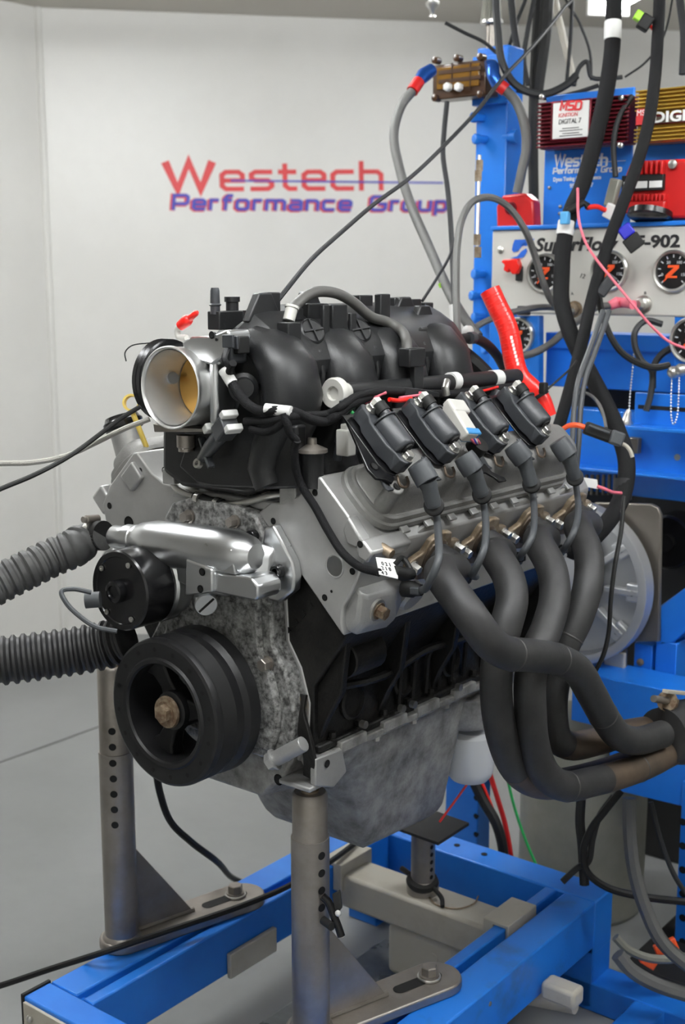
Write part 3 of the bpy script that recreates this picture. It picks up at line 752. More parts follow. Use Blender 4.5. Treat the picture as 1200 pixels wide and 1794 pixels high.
vh = tubething('breather_hose', [G(718, 588, X=.10), G(735, 582, X=.10), G(760, 583, X=.10), G(780, 592, X=.098), G(805, 594, X=.095), G(828, 592, X=.09), G(852, 603, X=.08), G(872, 625, X=.07), G(888, 655, X=.06)], .008, 'rubber', None, None, 8, 12, None, engine)
for px, py in ((735, 582), (826, 592)):
    c = G(px, py, X=.098); MB().lathe(c, (0, 1, 0), [(-.006, .0095), (.006, .0095)], 14).build('clip', K['plastic2'], vh)
MB().prism([G(x, y, X=.105) for x, y in ((770, 600), (783, 600), (785, 648), (800, 655), (800, 662), (770, 660))], (-.006, 0, 0)).build('rear_bracket', K['steel'], man, .001)

# --- electric water pump
pc = V((-.077, 0, .154))
wp = MB().lathe((-.160, .066, .206), (1, 0, .03), [(0, .0155), (.002, .0165), (.026, .0165), (.028, .0200), (.052, .0205), (.060, .0255), (.085, .030), (.14, .0315), (.20, .032), (.235, .031), (.258, .025), (.268, .016), (.270, .0)], 36).build('water_pump', K['mach'], engine, 0, 30)
lab(wp, 'bright machined electric water pump')
MB().lathe(pc, (0, 1, 0), [(.040, .050), (.055, .0505), (.058, .054), (.075, .054), (.078, .050), (.100, .048)], 48).build('pump_body', K['mach'], wp, 0, 30)
mo = MB().lathe(pc, (0, 1, 0), [(.0, .0), (.0, .045), (-.0015, .046), (-.0015, .0525), (.001, .0545), (.048, .0545), (.050, .053)], 64).build('pump_motor', K['blackanod'], wp, 0, 30)
MB().lathe(pc, (0, -1, 0), [(0, .015), (.002, .0155), (.012, .0145), (.0135, .012), (.0135, .009), (.011, .008), (.011, 0)], 28).build('bearing_cap', K['blackanod'], mo)
for a in (62, 142, 232, 302):
    c = pc + V((.042 * cos(radians(a)), -.001, .042 * sin(radians(a))))
    MB().lathe(c, (0, -1, 0), [(0, .0038), (.0018, .0038), (.0018, .0018), (.0002, .0015), (.0002, 0)], 12).build('cap_screw', K['zinc'], mo)
# arm to the driver side port, with bevelled faces
def yz(x, pts): return [V((x, y, z)) for y, z in pts]
arm = MB().loft([yz(-.020, [(.050, .165), (.046, .200), (.052, .226), (.085, .232), (.100, .20), (.098, .165)]), yz(.020, [(.045, .158), (.042, .196), (.050, .226), (.085, .232), (.100, .20), (.098, .160)]), yz(.066, [(.048, .158), (.046, .188), (.056, .214), (.085, .228), (.105, .20), (.100, .162)]), yz(.100, [(.068, .166), (.064, .190), (.070, .212), (.09, .228), (.108, .20), (.104, .166)]), yz(.116, [(.086, .168), (.084, .190), (.086, .208), (.096, .222), (.108, .20), (.104, .170)])])
arm = arm.build('pump_arm', K['mach'], wp, .004)
MB().prism([G(x, y, Y=.040) for x, y in ((372, 1003), (440, 1012), (452, 1028), (452, 1046), (446, 1053), (372, 1038))], (0, .045, 0)).build('milled_face', K['mach'], wp, .003)
sp2 = MB().prism([G(x, y, Y=.034) for x, y in ((325, 978), (368, 996), (372, 1000), (372, 1038), (350, 1042), (322, 1044))], (0, .04, 0)).build('motor_bracket', K['mach'], wp, .003)
for px, py in ((354, 1002), (351, 1032)):
    MB().cup(G(px, py, Y=.0338), (0, -1, 0), .0052, .006).build('screw_hole', K['dark'], sp2)
MB().prism([G(x, y, Y=.040) for x, y in ((372, 1000), (395, 966), (405, 962), (412, 1008))], (0, .03, 0)).build('milled_rib', K['mach'], wp, .002)
pf = MB().prism([G(x, y, Y=.094) for x, y in ((462, 925), (478, 920), (488, 940), (512, 985), (516, 1010), (513, 1036), (488, 1056), (470, 1052), (455, 1000))], (0, .016, 0)).build('pump_flange', K['mach'], wp, .003)
for px, py, r in ((490, 1000, .0092), (446, 938, .008)):
    c = G(px, py, Y=.094)
    MB().lathe(c, (0, -1, 0), [(0, r), (.009, r), (.010, r * .9), (.010, r * .5), (.004, r * .45), (.004, 0)], 16).build('socket_screw', K['blackanod'], pf)
MB().lathe(G(360, 1057, Y=.05), (.75, -.5, -.2), [(-.01, .016), (.004, .016), (.006, .0145)], 22).build('plug', K['mach'], wp)
MB().box(G(360, 1057, Y=.05) + V((.75, -.5, -.2)).normalized() * .0056, (.026, .003, .002), frame(V((.75, -.5, -.2)), (.4, .5, .6))).build('slot', K['dark'], wp)
# outlet: nipple, rubber collar and clamp
MB().lathe(V((-.112, .066, .2074)), (-1, -.05, -.06), [(0, .0195), (.003, .0215), (.006, .0195)], 26).build('outlet_ring', K['mach'], wp)
# passenger arm, mostly behind the motor
MB().loft([yz(-.060, [(.05, .10), (.05, .19), (.1, .19), (.1, .10)]), yz(-.118, [(.06, .15), (.06, .20), (.108, .20), (.108, .15)])]).build('pump_arm', K['mach'], wp, .004)

# --- ignition coils on their brackets
def coil_unit(y, i):
    c = thing_part('ignition_coil', engine)
    top = .440
    # body: long diamond flange seen from above (v, y)
    def at(v, dy, u): return BK(u, v, y + dy)
    outline = [(-.145, -.010), (-.138, -.016), (-.122, -.015), (-.112, -.022), (-.070, -.024), (-.055, -.018), (-.042, -.018), (-.034, -.010), (-.034, .006), (-.046, .014), (-.060, .020), (-.066, .026), (-.112, .026), (-.126, .016), (-.140, .010)]
    outline = [(-.0875 + (v + .088) * .88, d * .86) for v, d in outline]
    body = MB().loft([[at(v * 1 + 0, d, u) for v, d in outline] for u in (.421, .4395)] + [[at(-.088 + (v + .088) * .97, d * .92, .4410) for v, d in outline]]).build('coil_body', K['plastic2'], c, .0015)
    # moulded barrel on top, rounded, open end toward the boot
    rings = []
    for v, k in ((-.106, .80), (-.104, .95), (-.100, 1.0), (-.064, 1.0), (-.060, .97), (-.058, .86)):
        rings.append([at(v, .003 + .0172 * k * cos(a), .4405 + .019 * k * sin(a)) for a in [pi * q / 12 for q in range(13)]])
    br = MB().loft(rings).build('barrel', K['plastic2'], c, .0012, 50)
    MB().tube([at(-.104, .003 + .0178 * cos(a), .441 + .0195 * sin(a)) for a in [pi * q / 12 for q in range(13)]], .0016, 6).build('barrel_rib', K['plastic2'], c)
    MB().lathe(at(-.0585, .003, .4475), VX, [(0, .008), (.003, .0075), (.003, .005)], 14).build('barrel_mouth', K['dark'], c)
    # plug and stub at the upper end
    MB().tube([at(-.104, .006, .450), at(-.116, .006, .450)], .0075, 12).build('socket', K['plastic2'], c)
    MB().tube([at(-.113, .006, .450), at(-.126, .006, .450)], .0092, 12).build('plug', K['rubber'], c)
    MB().box(at(-.130, .006, .451), (.009, .011, .009), (VX, YX, UX)).build('plug_lock', K['whitemetal'], c, .0015)
    for v in (-.1265, -.0485):
        MB().hexa(at(v, .0, .4405), UX, .0068, .0085).build('bolt', K['zinc'], c)
    # steel bracket under it with foot and hook
    bp = MB().loft([[at(v, d, u) for v, d in ((-.140, -.025), (-.060, -.027), (-.046, -.022), (-.040, -.010), (-.046, .016), (-.075, .024), (-.138, .022))] for u in (.4165, .419)]).build('bracket', K['blackanod'], c, .0008)
    MB().strip(spline([at(-.060, -.030, .4165), at(-.038, -.029, .412), at(-.030, -.027, .410), at(-.024, -.027, .412)]), (0, 1, 0), .011, .003).build('bracket_foot', K['plastic2'], c, .0008)
    MB().tube(spline([at(-.040, -.004, .417), at(-.028, -.006, .413), at(-.024, .003, .413), at(-.029, .010, .415), at(-.036, .010, .418)]), .0018, 8).build('hook', K['headerbrown'], c)
    return c
def thing_part(name, par):
    o = bpy.data.objects.new(name, None); COL.objects.link(o); o.parent = par
    WO[o.name] = WO[par.name].copy(); o.empty_display_size = .02
    return o
COILY = (.155, .258, .380, .495)
coils = [coil_unit(y, i) for i, y in enumerate(COILY)]
# long black bracket plate that leads up past the first coil, with a hole
MB().prism([G(x, y, u=.418) for x, y in ((604, 728), (613, 722), (640, 745), (668, 800), (692, 838), (688, 846), (676, 840), (660, 838), (645, 822))], UX * -.004).build('coil_plate', K['blackanod'], engine, .001)
MB().cup(G(656, 817, u=.4185), UX, .0055, .003).build('plate_hole', K['dark'], coils[0])
lab(MB().prism([G(x, y, u=.42) for x, y in ((838, 815), (850, 812), (862, 826), (874, 832), (884, 836), (888, 842), (876, 844), (866, 836), (852, 828), (846, 828))], UX * -.003).build('coil_plate', K['blackanod'], engine, .0008), 'cloverleaf end of the coil bracket')

# ------------------------------------------------------------------ exhaust header
K['weld'] = mat('weld_bead_steel', (.085, .083, .08, 1), .5, .5)
hd = thing('exhaust_header', (.40, .45, -.17), 'dark grey four tube exhaust header bolted to the near cylinder head', 'exhaust')
HN = BK(.385, .923, 0).normalized()
TR = .0210
def port(y): return BK(.3215, .0245, y) + HN * .0145
TP = [
  [port(.246), port(.246) + HN * .035, G(772, 1005, X=.330), G(800, 1047, X=.362), G(830, 1088, X=.388), G(858, 1125, X=.400), G(885, 1143, X=.405), G(930, 1148, X=.408), G(975, 1155, X=.408), G(1012, 1175, X=.406), G(1036, 1215, X=.404), G(1060, 1258, X=.402), G(1083, 1288, X=.402), G(1115, 1298, X=.404), G(1160, 1286, X=.41)],
  [port(.366), port(.366) + HN * .03, G(868, 972, X=.312), G(890, 1010, X=.345), G(897, 1048, X=.362), G(888, 1090, X=.368), G(876, 1130, X=.366), G(870, 1172, X=.364), G(871, 1240, X=.362), G(884, 1305, X=.362), G(908, 1352, X=.358), G(950, 1374, X=.352), G(1010, 1366, X=.345), G(1090, 1342, X=.35), G(1165, 1310, X=.375)],
  [port(.490), port(.490) + HN * .03, G(942, 948, X=.312), G(966, 995, X=.350), G(972, 1045, X=.372), G(958, 1100, X=.384), G(940, 1142, X=.389), G(929, 1190, X=.390), G(929, 1245, X=.390), G(934, 1300, X=.390), G(951, 1350, X=.391), G(986, 1377, X=.392), G(1035, 1370, X=.394), G(1085, 1357, X=.398), G(1130, 1341, X=.405), G(1175, 1318, X=.41)],
  [port(.622), port(.622) + HN * .03, G(1012, 922, X=.312), G(1031, 970, X=.348), G(1029, 1030, X=.366), G(1012, 1085, X=.366), G(990, 1130, X=.360), G(975, 1180, X=.355), G(968, 1235, X=.352), G(975, 1290, X=.352), G(998, 1306, X=.352), G(1040, 1300, X=.352), G(1100, 1284, X=.362), G(1165, 1274, X=.378)]]
for i, pts in enumerate(TP):
    sp0 = spline(pts, 7)
    cut = {0: len(sp0), 1: 70, 2: 88, 3: 68}[i]
    t = MB().tube(sp0[:cut], TR, 28).build('primary_tube', K['header'], hd, 0, 60)
    if cut < len(sp0):
        lab(MB().tube(sp0[cut - 1:], TR, 28).build('lower_bend', K['headerbrown'], t, 0, 60), 'heat browned lower bend')
    if i == 0: lab(t, 'front tube, jogging rearward across the others')
    if i == 2: lab(t, 'tube with the long low bend')
    sp_ = spline(pts, 7)
    for k in ([44, 56, 76] if i == 0 else [78, 96] if i == 2 else [40]):
        if k + 1 < len(sp_):
            d = (sp_[k + 1] - sp_[k - 1]).normalized()
            MB().lathe(sp_[k], d, [(-.0016, TR), (-.0008, TR + .0006), (.0008, TR + .0006), (.0016, TR)], 28, False).build('weld_bead', K['weld'], t)
t1 = hd.children[0]
MB().box(G(852, 1082, X=.392), (.004, .012, .046), frame(G(872, 1108, X=.408) - G(845, 1062, X=.403), (1, 0, 0))).build('gusset_weld', K['header'], t1, .001)
# four flanges with their bolts
for i, y in enumerate((.246, .366, .490, .622)):
    c = BK(.3215, .0245, y) + HN * .0065
    ux = (BK(1, -.417, 0)).normalized()
    pts2 = []
    for a, b in ((-.058, .0), (-.050, .010), (-.030, .014), (-.022, .030), (0, .036), (.022, .030), (.030, .014), (.050, .010), (.058, 0), (.050, -.010), (.030, -.014), (.022, -.030), (0, -.036), (-.022, -.030), (-.030, -.014), (-.050, -.010)):
        pts2.append(c + V((0, a, 0)) + ux * (b + a * .12))
    f = MB().prism([p + HN * .0 for p in pts2], HN * .009).build('flange', K['flange'], hd, .002)
    MB().lathe(port(y), HN, [(0, TR + .005), (.003, TR + .004), (.005, TR)], 26).build('weld_ring', K['headerbrown'], f)
    for s in (-1, 1):
        q = c + V((0, s * .047, 0)) + ux * (s * .006) + HN * .009
        MB().hexa(q, HN, .0068, .012).build('flange_bolt', K['zinc'], f)
a, b = G(1160, 1290, X=.40), G(1262, 1268, X=.43)
col_ = MB().tube(spline([a, a.lerp(b, .4), b], 6), [.044, .044, .046, .048, .05, .05, .05, .05, .05, .05, .05, .05, .05], 32).build('collector', K['header'], hd, 0, 50)
MB().lathe(a.lerp(b, .22), b - a, [(-.002, .046), (.002, .046)], 32).build('weld_bead', K['steel'], col_)
# oxygen sensor and its lead over the collector
s0 = G(1188, 1232, X=.40)
o2 = thing_part('oxygen_sensor', hd)
MB().cyl(G(1145, 1224, X=.40), G(1170, 1228, X=.40), .0055, n=12).build('probe_tip', K['steel'], o2)
MB().hexa(G(1168, 1228, X=.40), G(1200, 1240, X=.40) - G(1165, 1227, X=.40), .013, .022).build('probe_nut', K['rust'], o2)
MB().box(G(1185, 1213, X=.405), (.010, .085, .006), frame(V((0, .3, 1)), (1, 0, .1))).build('probe_plate', K['beige'], o2, .001)
MB().cyl(G(1184, 1240, X=.402), G(1196, 1262, X=.40), .010, n=12).build('probe_bung', K['steel'], o2)

TUBES = [spline(p, 7) for p in TP]
def clear(pts):
    out = []
    for p in spline(pts, 8):
        for t in TUBES:
            q = min(t, key=lambda a: (a - p).length_squared)
            d = p - q
            if d.length < TR + .0062: p = q + d.normalized() * (TR + .0062)
        out.append(p)
    return out
# --- plug wires: boot on the coil, lead, boot on the spark plug
WP = [dict(b=[(722, 800), (736, 820), (750, 845)], e=(760, 886), w=[(764, 900), (768, 940), (767, 985), (752, 1020), (738, 1034)], pl=(700, 1030)),
      dict(b=[(803, 785), (818, 808), (830, 826)], e=(844, 866), w=[(847, 880), (851, 920), (847, 965), (832, 998), (822, 1006)], pl=(800, 1022)),
      dict(b=[(890, 768), (904, 788), (918, 806)], e=(931, 848), w=[(933, 862), (936, 905), (930, 945), (916, 968), (911, 976)], pl=(893, 985)),
      dict(b=[(970, 762), (982, 780), (996, 800)], e=(1007, 836), w=[(1009, 850), (1013, 895), (1004, 935), (992, 956), (985, 963)], pl=(968, 968))]
for i, d in enumerate(WP):
    y = COILY[i]
    names = ('front', 'second', 'third', 'rearmost')
    pts = [G(*p, u=.442 - .004 * k) for k, p in enumerate(d['b'])]
    pts[0] = pts[0].lerp(pts[1], .55)
    e = G(*d['e'], u=.414)
    pw = thing('plug_wire', pts[0], '%s grey spark plug wire, hanging from the %s coil over the header' % (names[i], ('first', 'second', 'third', 'last')[i]), 'plug wire', 'spark plug wires')
    MB().tube([pts[0], pts[1], pts[2]], [.0135, .0150, .0150], 18).build('coil_boot', K['boot'], pw, .001)
    MB().tube(spline([pts[2] - (pts[2] - pts[1]) * .1, pts[2].lerp(e, .35), e.lerp(pts[2], .1), e], 5), [.0112] * 4 + [.0102] * 8 + [.0098] * 4, 16).build('boot_neck', K['boot'], pw)
    dn = (G(*d['w'][0], u=.392) - e).normalized()
    MB().lathe(e - dn * .004, dn, [(0, .0098), (.002, .0128), (.008, .0128), (.010, .007)], 18).build('boot_rim', K['rubber'], pw)
    us = (.284, .330, .358, .350, .072)
    wp_ = [G(*p, **({'X': u} if k < 4 else {'v': u})) for k, (p, u) in enumerate(zip(d['w'], us))]
    plug = BK(.262, .074, (.246, .366, .490, .622)[i])
    MB().tube(clear([e] + wp_), .0048, 10).build('lead', K['boot'], pw)
    pp = G(*d['pl'], v=.050)
    pe = clear([e] + wp_)[-1]
    pp = pe.lerp(pp, .8)
    MB().tube([pe + (pe - pp) * .02, pe.lerp(pp, .35), pe.lerp(pp, .45), pp], [.0075, .009, .011, .0115], 14).build('plug_boot', K['rubber'], pw)
    MB().box(pe.lerp(pp, .2), (.010, .020, .016), frame(pp - pe)).build('heat_tab', K['boot'], pw, .002)

# temperature plug with paper tag hanging by the front flange
q = G(676, 995, u=.345)
tg = thing('tagged_connector', q, 'black connector with a white paper flag beside the front exhaust port', 'connector')
MB().prism([G(658, 977, u=.352), G(694, 981, u=.352), G(697, 1015, u=.352), G(664, 1007, u=.352)], V((.001, -.001, .001))).build('paper_flag', K['label'], tg)
MB().tube([G(690, 1002, u=.350), G(708, 1006, u=.350), G(722, 1006, u=.350)], [.008, .009, .007], 10).build('plug_body', K['rubber'], tg)
MB().tube(spline([G(690, 990, u=.352), G(705, 978, u=.352), G(715, 990, u=.352), G(720, 1000, u=.352)]), .0035, 8).build('lead', K['rubber'], tg)
MB().lathe(G(678, 966, u=.350), BK(.4, .9, 0), [(-.02, .007), (.006, .007), (.008, .006)], 14).build('brass_plug', K['flange'], head_d)
for k, t in enumerate(('0 2 1', '2 1 8', '4 3')):
    text(t, .0075, G(669, 990 + k * 8, u=.3535), G(690, 993, u=.352) - G(665, 989, u=.352), G(676, 980, u=.352) - G(676, 1000, u=.352), K['ink'], 'print', tg)

# ------------------------------------------------------------------ blue stand the engine sits on
RZ = -.485
st = thing('engine_stand', (0, .38, FZ), 'blue welded steel floor stand with slotted side rails', 'stand')
def add(nm, a, b, m='blue', bev=.003, par=None):
    return MB().span(a, b).build(nm, K[m], par or st, bev)
for s in (-1, 1):
    n = 'side_rail'
    X = lambda x: s * x
    rl = add(n, (X(.207), .003, RZ - .085), (X(.266), .737, RZ), 'blueworn' if s > 0 else 'blue')
    add('inner_strip', (X(.170), .003, RZ - .085), (X(.192), .737, RZ), 'blue', .003, rl)
    add('slot_floor', (X(.190), .003, RZ - .070), (X(.209), .737, RZ - .060), 'blue', 0, rl)
    for k in range(2):
        c = V((s * .2662, .40 , RZ - .025 - k * .045)); MB().lathe(c, (s, 0, 0), [(0, .004), (.001, .003)], 10).build('rivet', K['steel'], rl)
add('front_bar', (-.266, -.047, RZ - .085), (.266, .002, RZ))
rb = add('rear_bar', (-.266, .738, RZ - .10), (.266, .805, RZ))
for x in (-.10, -.04, .02):
    MB().cup((x, .775, RZ + .0005), (0, 0, 1), .006, .005).build('bolt_hole', K['dark'], rb)
ep = add('end_plate', (-.262, -.052, RZ - .095), (-.10, -.047, RZ - .006), 'beige', .001)
MB().ball(V((-.245, -.053, RZ - .025)), .006, 5).build('rivet', K['zinc'], ep)
add('black_edge', (-.272, -.048, RZ - .1), (-.266, .004, RZ + .002), 'dark', .001)
for s in (-1, 1):
    for y0, y1 in ((-.045, .02), (.738, .805)):
        add('leg', (s * .200, y0, FZ + .005), (s * .2655, y1, RZ - .01))
    add('foot_plate', (s * .19, -.05, FZ), (s * .28, .025, FZ + .008), 'blue', .002)
add('floor_beam', (.18, .738, FZ), (.72, .803, -.636))
add('floor_beam', (.345, -.2, FZ), (.40, .737, -.636))
add('floor_beam', (-.27, .738, FZ), (-.20, .803, -.636))
# grey block bolted inside the left rail
add('stop_block', (-.1695, .285, RZ - .090), (-.160, .40, RZ - .046), 'beige', .002)
# crossmember on the inner strips
cmth = thing('crossmember', (0, .61, -.66), 'beige painted crossmember saddled over the inner rails of the blue stand', 'crossmember')
MB().span((-.168, .572, -.562), (.168, .648, -.500)).build('beam', K['beige'], cmth, .006)
for s in (-1, 1):
    MB().prism([V((s * x, .564, z)) for x, z in ((.150, -.530), (.169, -.530), (.169, -.4845), (.1925, -.4845), (.1925, -.530), (.1985, -.530), (.1985, -.478), (.150, -.478))], (0, .092, 0)).build('saddle', K['beige'], cmth, .0015)
ft = MB().span((-.055, .575, -.656), (.090, .645, -.56)).build('hanging_box', K['beige'], cmth, .010)
MB().lathe((.045, .575, -.595), (0, -1, 0), [(0, .010), (.002, .010), (.002, .006)], 16).build('boss', K['beige'], ft)
MB().tube([V((.05, .555, -.640)), V((.075, .57, -.630)), V((.15, .60, -.625)), V((.30, .61, -.602))], .014, 14).build('drain_tube', K['beige'], cmth)
mb = MB(); mb.box(G(985, 1738, X=.302), (.060, .036, .030)); mb.build('beam_end', K['beige'], cmth, .006)
q = V((-.004, .611, -.500))
pl = thing('support_pillar', q, 'grey pillar with a black top plate rising under the sump', 'support')
MB().lathe(q, (0, 0, 1), [(-.001, .028), (.018, .029), (.022, .024), (.024, .021), (.118, .021)], 28).build('pillar', K['steel'], pl, .001)
MB().lathe(q + V((.002, -.004, .022)), (.2, -.2, 1), [(-.005, .0265), (0, .029), (.006, .0265)], 24).build('clamp_ring', K['blackplate'], pl)
MB().tube(spline([q + V((.03, -.01, .02)), q + V((.05, -.015, .010)), q + V((.062, -.03, .004))]), .004, 8).build('clamp_handle', K['blackplate'], pl)
MB().tube([q + V((-.028, .0, .024)), q + V((-.050, .006, .026))], .005, 8).build('clamp_handle', K['blackplate'], pl)
for i in range(6):
    MB().cup(q + V((.0205, -.004, .035 + i * .014)), (1, -.18, 0), .0040, .002).build('adjustment_hole', K['dark'], pl)
P4 = [G(x, y, Z=-.378) for x, y in ((635, 1428), (768, 1476), (822, 1441), (740, 1412))]
MB().prism(P4, (0, 0, -.006)).build('top_plate', K['blackplate'], pl, .001)
# thin bent wire lying on the crossmember
tag(MB().tube(spline([G(752, 1572, Z=-.498), G(765, 1585, Z=-.498), G(800, 1592, Z=-.498), G(830, 1583, Z=-.498), G(838, 1570, Z=-.498)], 8), .0014, 6).build('wire_clip', K['rust']), 'thin rusty wire curled on top of the beige crossmember', 'wire')

# ------------------------------------------------------------------ support posts
def post(px, py, bolt, top, ztube, label, nholes, z0h, hole_dir, s):
    b = V((px, py, RZ))
    t = thing('support_post', b, label, 'post', 'steel posts under the engine front')
    BT = .016
    bo = V((bolt[0], bolt[1], RZ)); d = (bo - b).normalized(); nrm = V((-d.y, d.x, 0))
    L = (bo - b).length + .048
    out = []
    for i in range(13): a = pi / 2 + pi * i / 12; out.append(b + d * (cos(a) * .036) + nrm * (sin(a) * .036))
    for i in range(13): a = -pi / 2 + pi * i / 12; out.append(b + d * (L + cos(a) * .040 - .036) + nrm * (sin(a) * .040))
    MB().prism(out, (0, 0, BT)).build('base_plate', K['steel'], t, .003)
    # slot as a flat dark strip on the plate, its shade painted in
    sl0, sl1 = bo - d * .055, bo + d * .012
    sl = []
    for i in range(9): a = pi / 2 + pi * i / 8; sl.append(sl0 + d * cos(a) * .010 + nrm * sin(a) * .010)
    for i in range(9): a = -pi / 2 + pi * i / 8; sl.append(sl1 + d * cos(a) * .010 + nrm * sin(a) * .010)
    MB().prism([p + V((0, 0, BT + .0002)) for p in sl], (0, 0, .0005)).build('slot', K['dark'], t)
    bl = bo + V((0, 0, BT))
    MB().lathe(bl, (0, 0, 1), [(.0006, .018), (.004, .018), (.0045, .016)], 24).build('washer', K['zinc'], t, .0005)
    MB().hexa(bl + V((0, 0, .003)), (0, 0, 1), .0125, .017).build('bolt', K['steel'], t)
    R1, R2 = .0265, .0245
    zt = ztube
    MB().lathe((b.x, b.y, RZ + BT), (0, 0, 1), [(0, R1 + .004), (.003, R1 + .003), (.006, R1), (zt - RZ - BT, R1), (zt - RZ - BT, R2)], 40).build('outer_tube', K['steel'], t, 0)
    MB().lathe((b.x, b.y, zt - .01), (0, 0, 1), [(0, R2), (top - zt + .006, R2), (top - zt + .010, R2 - .003)], 40).build('inner_tube', K['steel'], t)
    tri = [b + d * (R1 - .001) + V((0, 0, BT)), b + d * (R1 + .105) + V((0, 0, BT)), b + d * (R1 - .001) + V((0, 0, BT + .145))]
    MB().prism([p - nrm * .003 for p in tri], nrm * .006).build('gusset', K['steel'], t, .0015)
    MB().tube([b + d * (R1 + .0) + V((0, 0, BT + .002)), b + d * (R1 + .106) + V((0, 0, BT + .002))], .005, 8).build('weld_bead', K['steel'], t)
    hd_ = V(hole_dir).normalized()
    for i in range(nholes):
        z = z0h - i * .0252
        r = R2 if z > zt else R1
        MB().cup(V((b.x, b.y, z)) + hd_ * (r - .0002), hd_, .0058, .003).build('adjustment_hole', K['dark'], t)
    MB().hexa((b.x, b.y, top + .0), (0, 0, 1), .010, .012).build('top_nut', K['flange'], t)
    return t
left = post(-.262, .143, (-.211, .352), -.02, -.158, 'bare steel post with round pin holes behind the crank pulley', 7, -.118, (.62, -.78, 0), -1)
right = post(.1305, .143, (.192, .345), -.121, -.186, 'bare steel post in front, with a black locking pin through it', 4, -.205, (.95, -.25, 0), 1)
# locking pin with its black handle on the near post
c = V((.1305, .143, -.300))
lp = MB().cyl(c + V((.026, -.004, .0)), c + V((.046, -.010, .0)), .006, n=12).build('locking_pin', K['blackplate'], right)
pp = [G(*q, d=depth(c) - .03) for q in ((565, 1570), (575, 1580), (585, 1605), (592, 1622), (598, 1640))]
MB().tube(spline(pp, 5), .0055, 10).build('pin_lever', K['blackanod'], lp)
MB().prism([G(*q, d=depth(c) - .032) for q in ((582, 1568), (596, 1560), (600, 1590), (592, 1600), (586, 1598))], FWD * .006).build('pin_handle', K['blackplate'], lp, .001)
MB().ball(G(592, 1600, d=depth(c) - .038), .0042, 6).build('pin_rivet', K['white'], lp)
MB().cyl(G(596, 1632, d=depth(c) - .032), G(600, 1642, d=depth(c) - .032), .003, n=8).build('pin_tip', K['zinc'], lp)
# oil drip tray lying on the floor within the stand
tr = tag(MB().prism([V((-.15, .03, FZ + .001)), V((.15, .03, FZ + .001)), V((.15, .70, FZ + .001)), V((-.15, .70, FZ + .001))], (0, 0, .012)).build('drip_tray', mat('oily_tray_steel', (.16, .17, .16, 1), .3, .3, col2=(.34, .35, .34, 1), nscale=5, rvar=.12), None, .003), 'oil stained flat steel drip tray on the floor inside the blue stand', 'tray')
# ------------------------------------------------------------------ dyno console behind the engine
TY = 1.10
def gp(px, py, Y=TY): return G(px, py, Y=Y)
def plate(px0, py0, px1, py1, Y, dy, nm, m, par, bev=.002):
    a = gp(px0, py1, Y); b = gp(px1, py0, Y)
    return MB().span((a.x, Y, a.z), (b.x, Y + dy, b.z)).build(nm, K[m], par, bev)
base = gp(860, 900, 1.2); base.z = FZ
dy = thing('dyno_tower', base, 'blue painted dyno tower with cross beams and an upright column behind the engine', 'machine')
# upright column with its bolts and brackets
a = gp(832, 300, 1.12); b = gp(886, 300, 1.12)
colm = MB().span((a.x, 1.12, -.20), (b.x, 1.18, gp(840, 84, 1.12).z)).build('column', K['blue'], dy, .003)
for px, py in ((838, 205), (842, 243), (840, 480), (836, 518), (840, 556), (858, 612)):
    q = gp(px, py, 1.10); MB().lathe(q + V((0, .02, 0)), (-.5, -1, 0), [(0, .008), (.018, .008), (.018, .0105), (.027, .0105), (.029, .008)], 8).build('bolt', K['blue'], colm, .001)
q = gp(893, 240, 1.13); MB().lathe(q - V((.012, 0, 0)), (1, 0, 0), [(0, .011), (.016, .011), (.018, .014), (.030, .014)], 10).build('bolt', K['blue'], colm)
plate(826, 92, 890, 186, 1.105, .012, 'head_plate', 'blue', colm)
plate(838, 115, 880, 146, 1.100, .006, 'clamp_plate', 'panel', colm)
# back plates that carry the ignition boxes
bp1 = plate(950, 152, 1112, 402, 1.125, .006, 'back_plate', 'blue', dy)
bp2 = plate(1113, 170, 1300, 402, 1.118, .006, 'back_plate', 'blue', dy)
for px, py in ((963, 329), (982, 362), (981, 374)):
    MB().lathe(gp(px, py, 1.125), (0, -1, 0), [(0, .0035), (.003, .003), (.004, 0)], 12).build('rivet', K['steel'], bp1)
WHT = mat('white_paint_print', (.72, .74, .78, 1), .5)
letters('Westech', gp(971, 293, 1.125), gp(1064, 291, 1.125), (0, 0, 1), .0235, WHT, bp1, .17, .06, .04)
letters('Performance Group', gp(969, 305, 1.125), gp(1089, 301, 1.125), (0, 0, 1), .0115, WHT, bp1, .22, .12, .12)
text('Dyno Tuning & Performance', .0105, gp(969, 318, 1.1245), (1, 0, 0), (0, 0, 1), WHT, 'print', bp1, .83, 0, .0004, .0004)
text('951    -4767', .0105, gp(998, 329, 1.1245), (1, 0, 0), (0, 0, 1), WHT, 'print', bp1, .95, 0, .0004, .0004)
a, b = gp(1045, 285, 1.1245), gp(1096, 284, 1.1245)
MB().span((a.x, 1.124, a.z), (b.x, 1.1248, a.z + .001)).build('print_line', WHT, bp1)
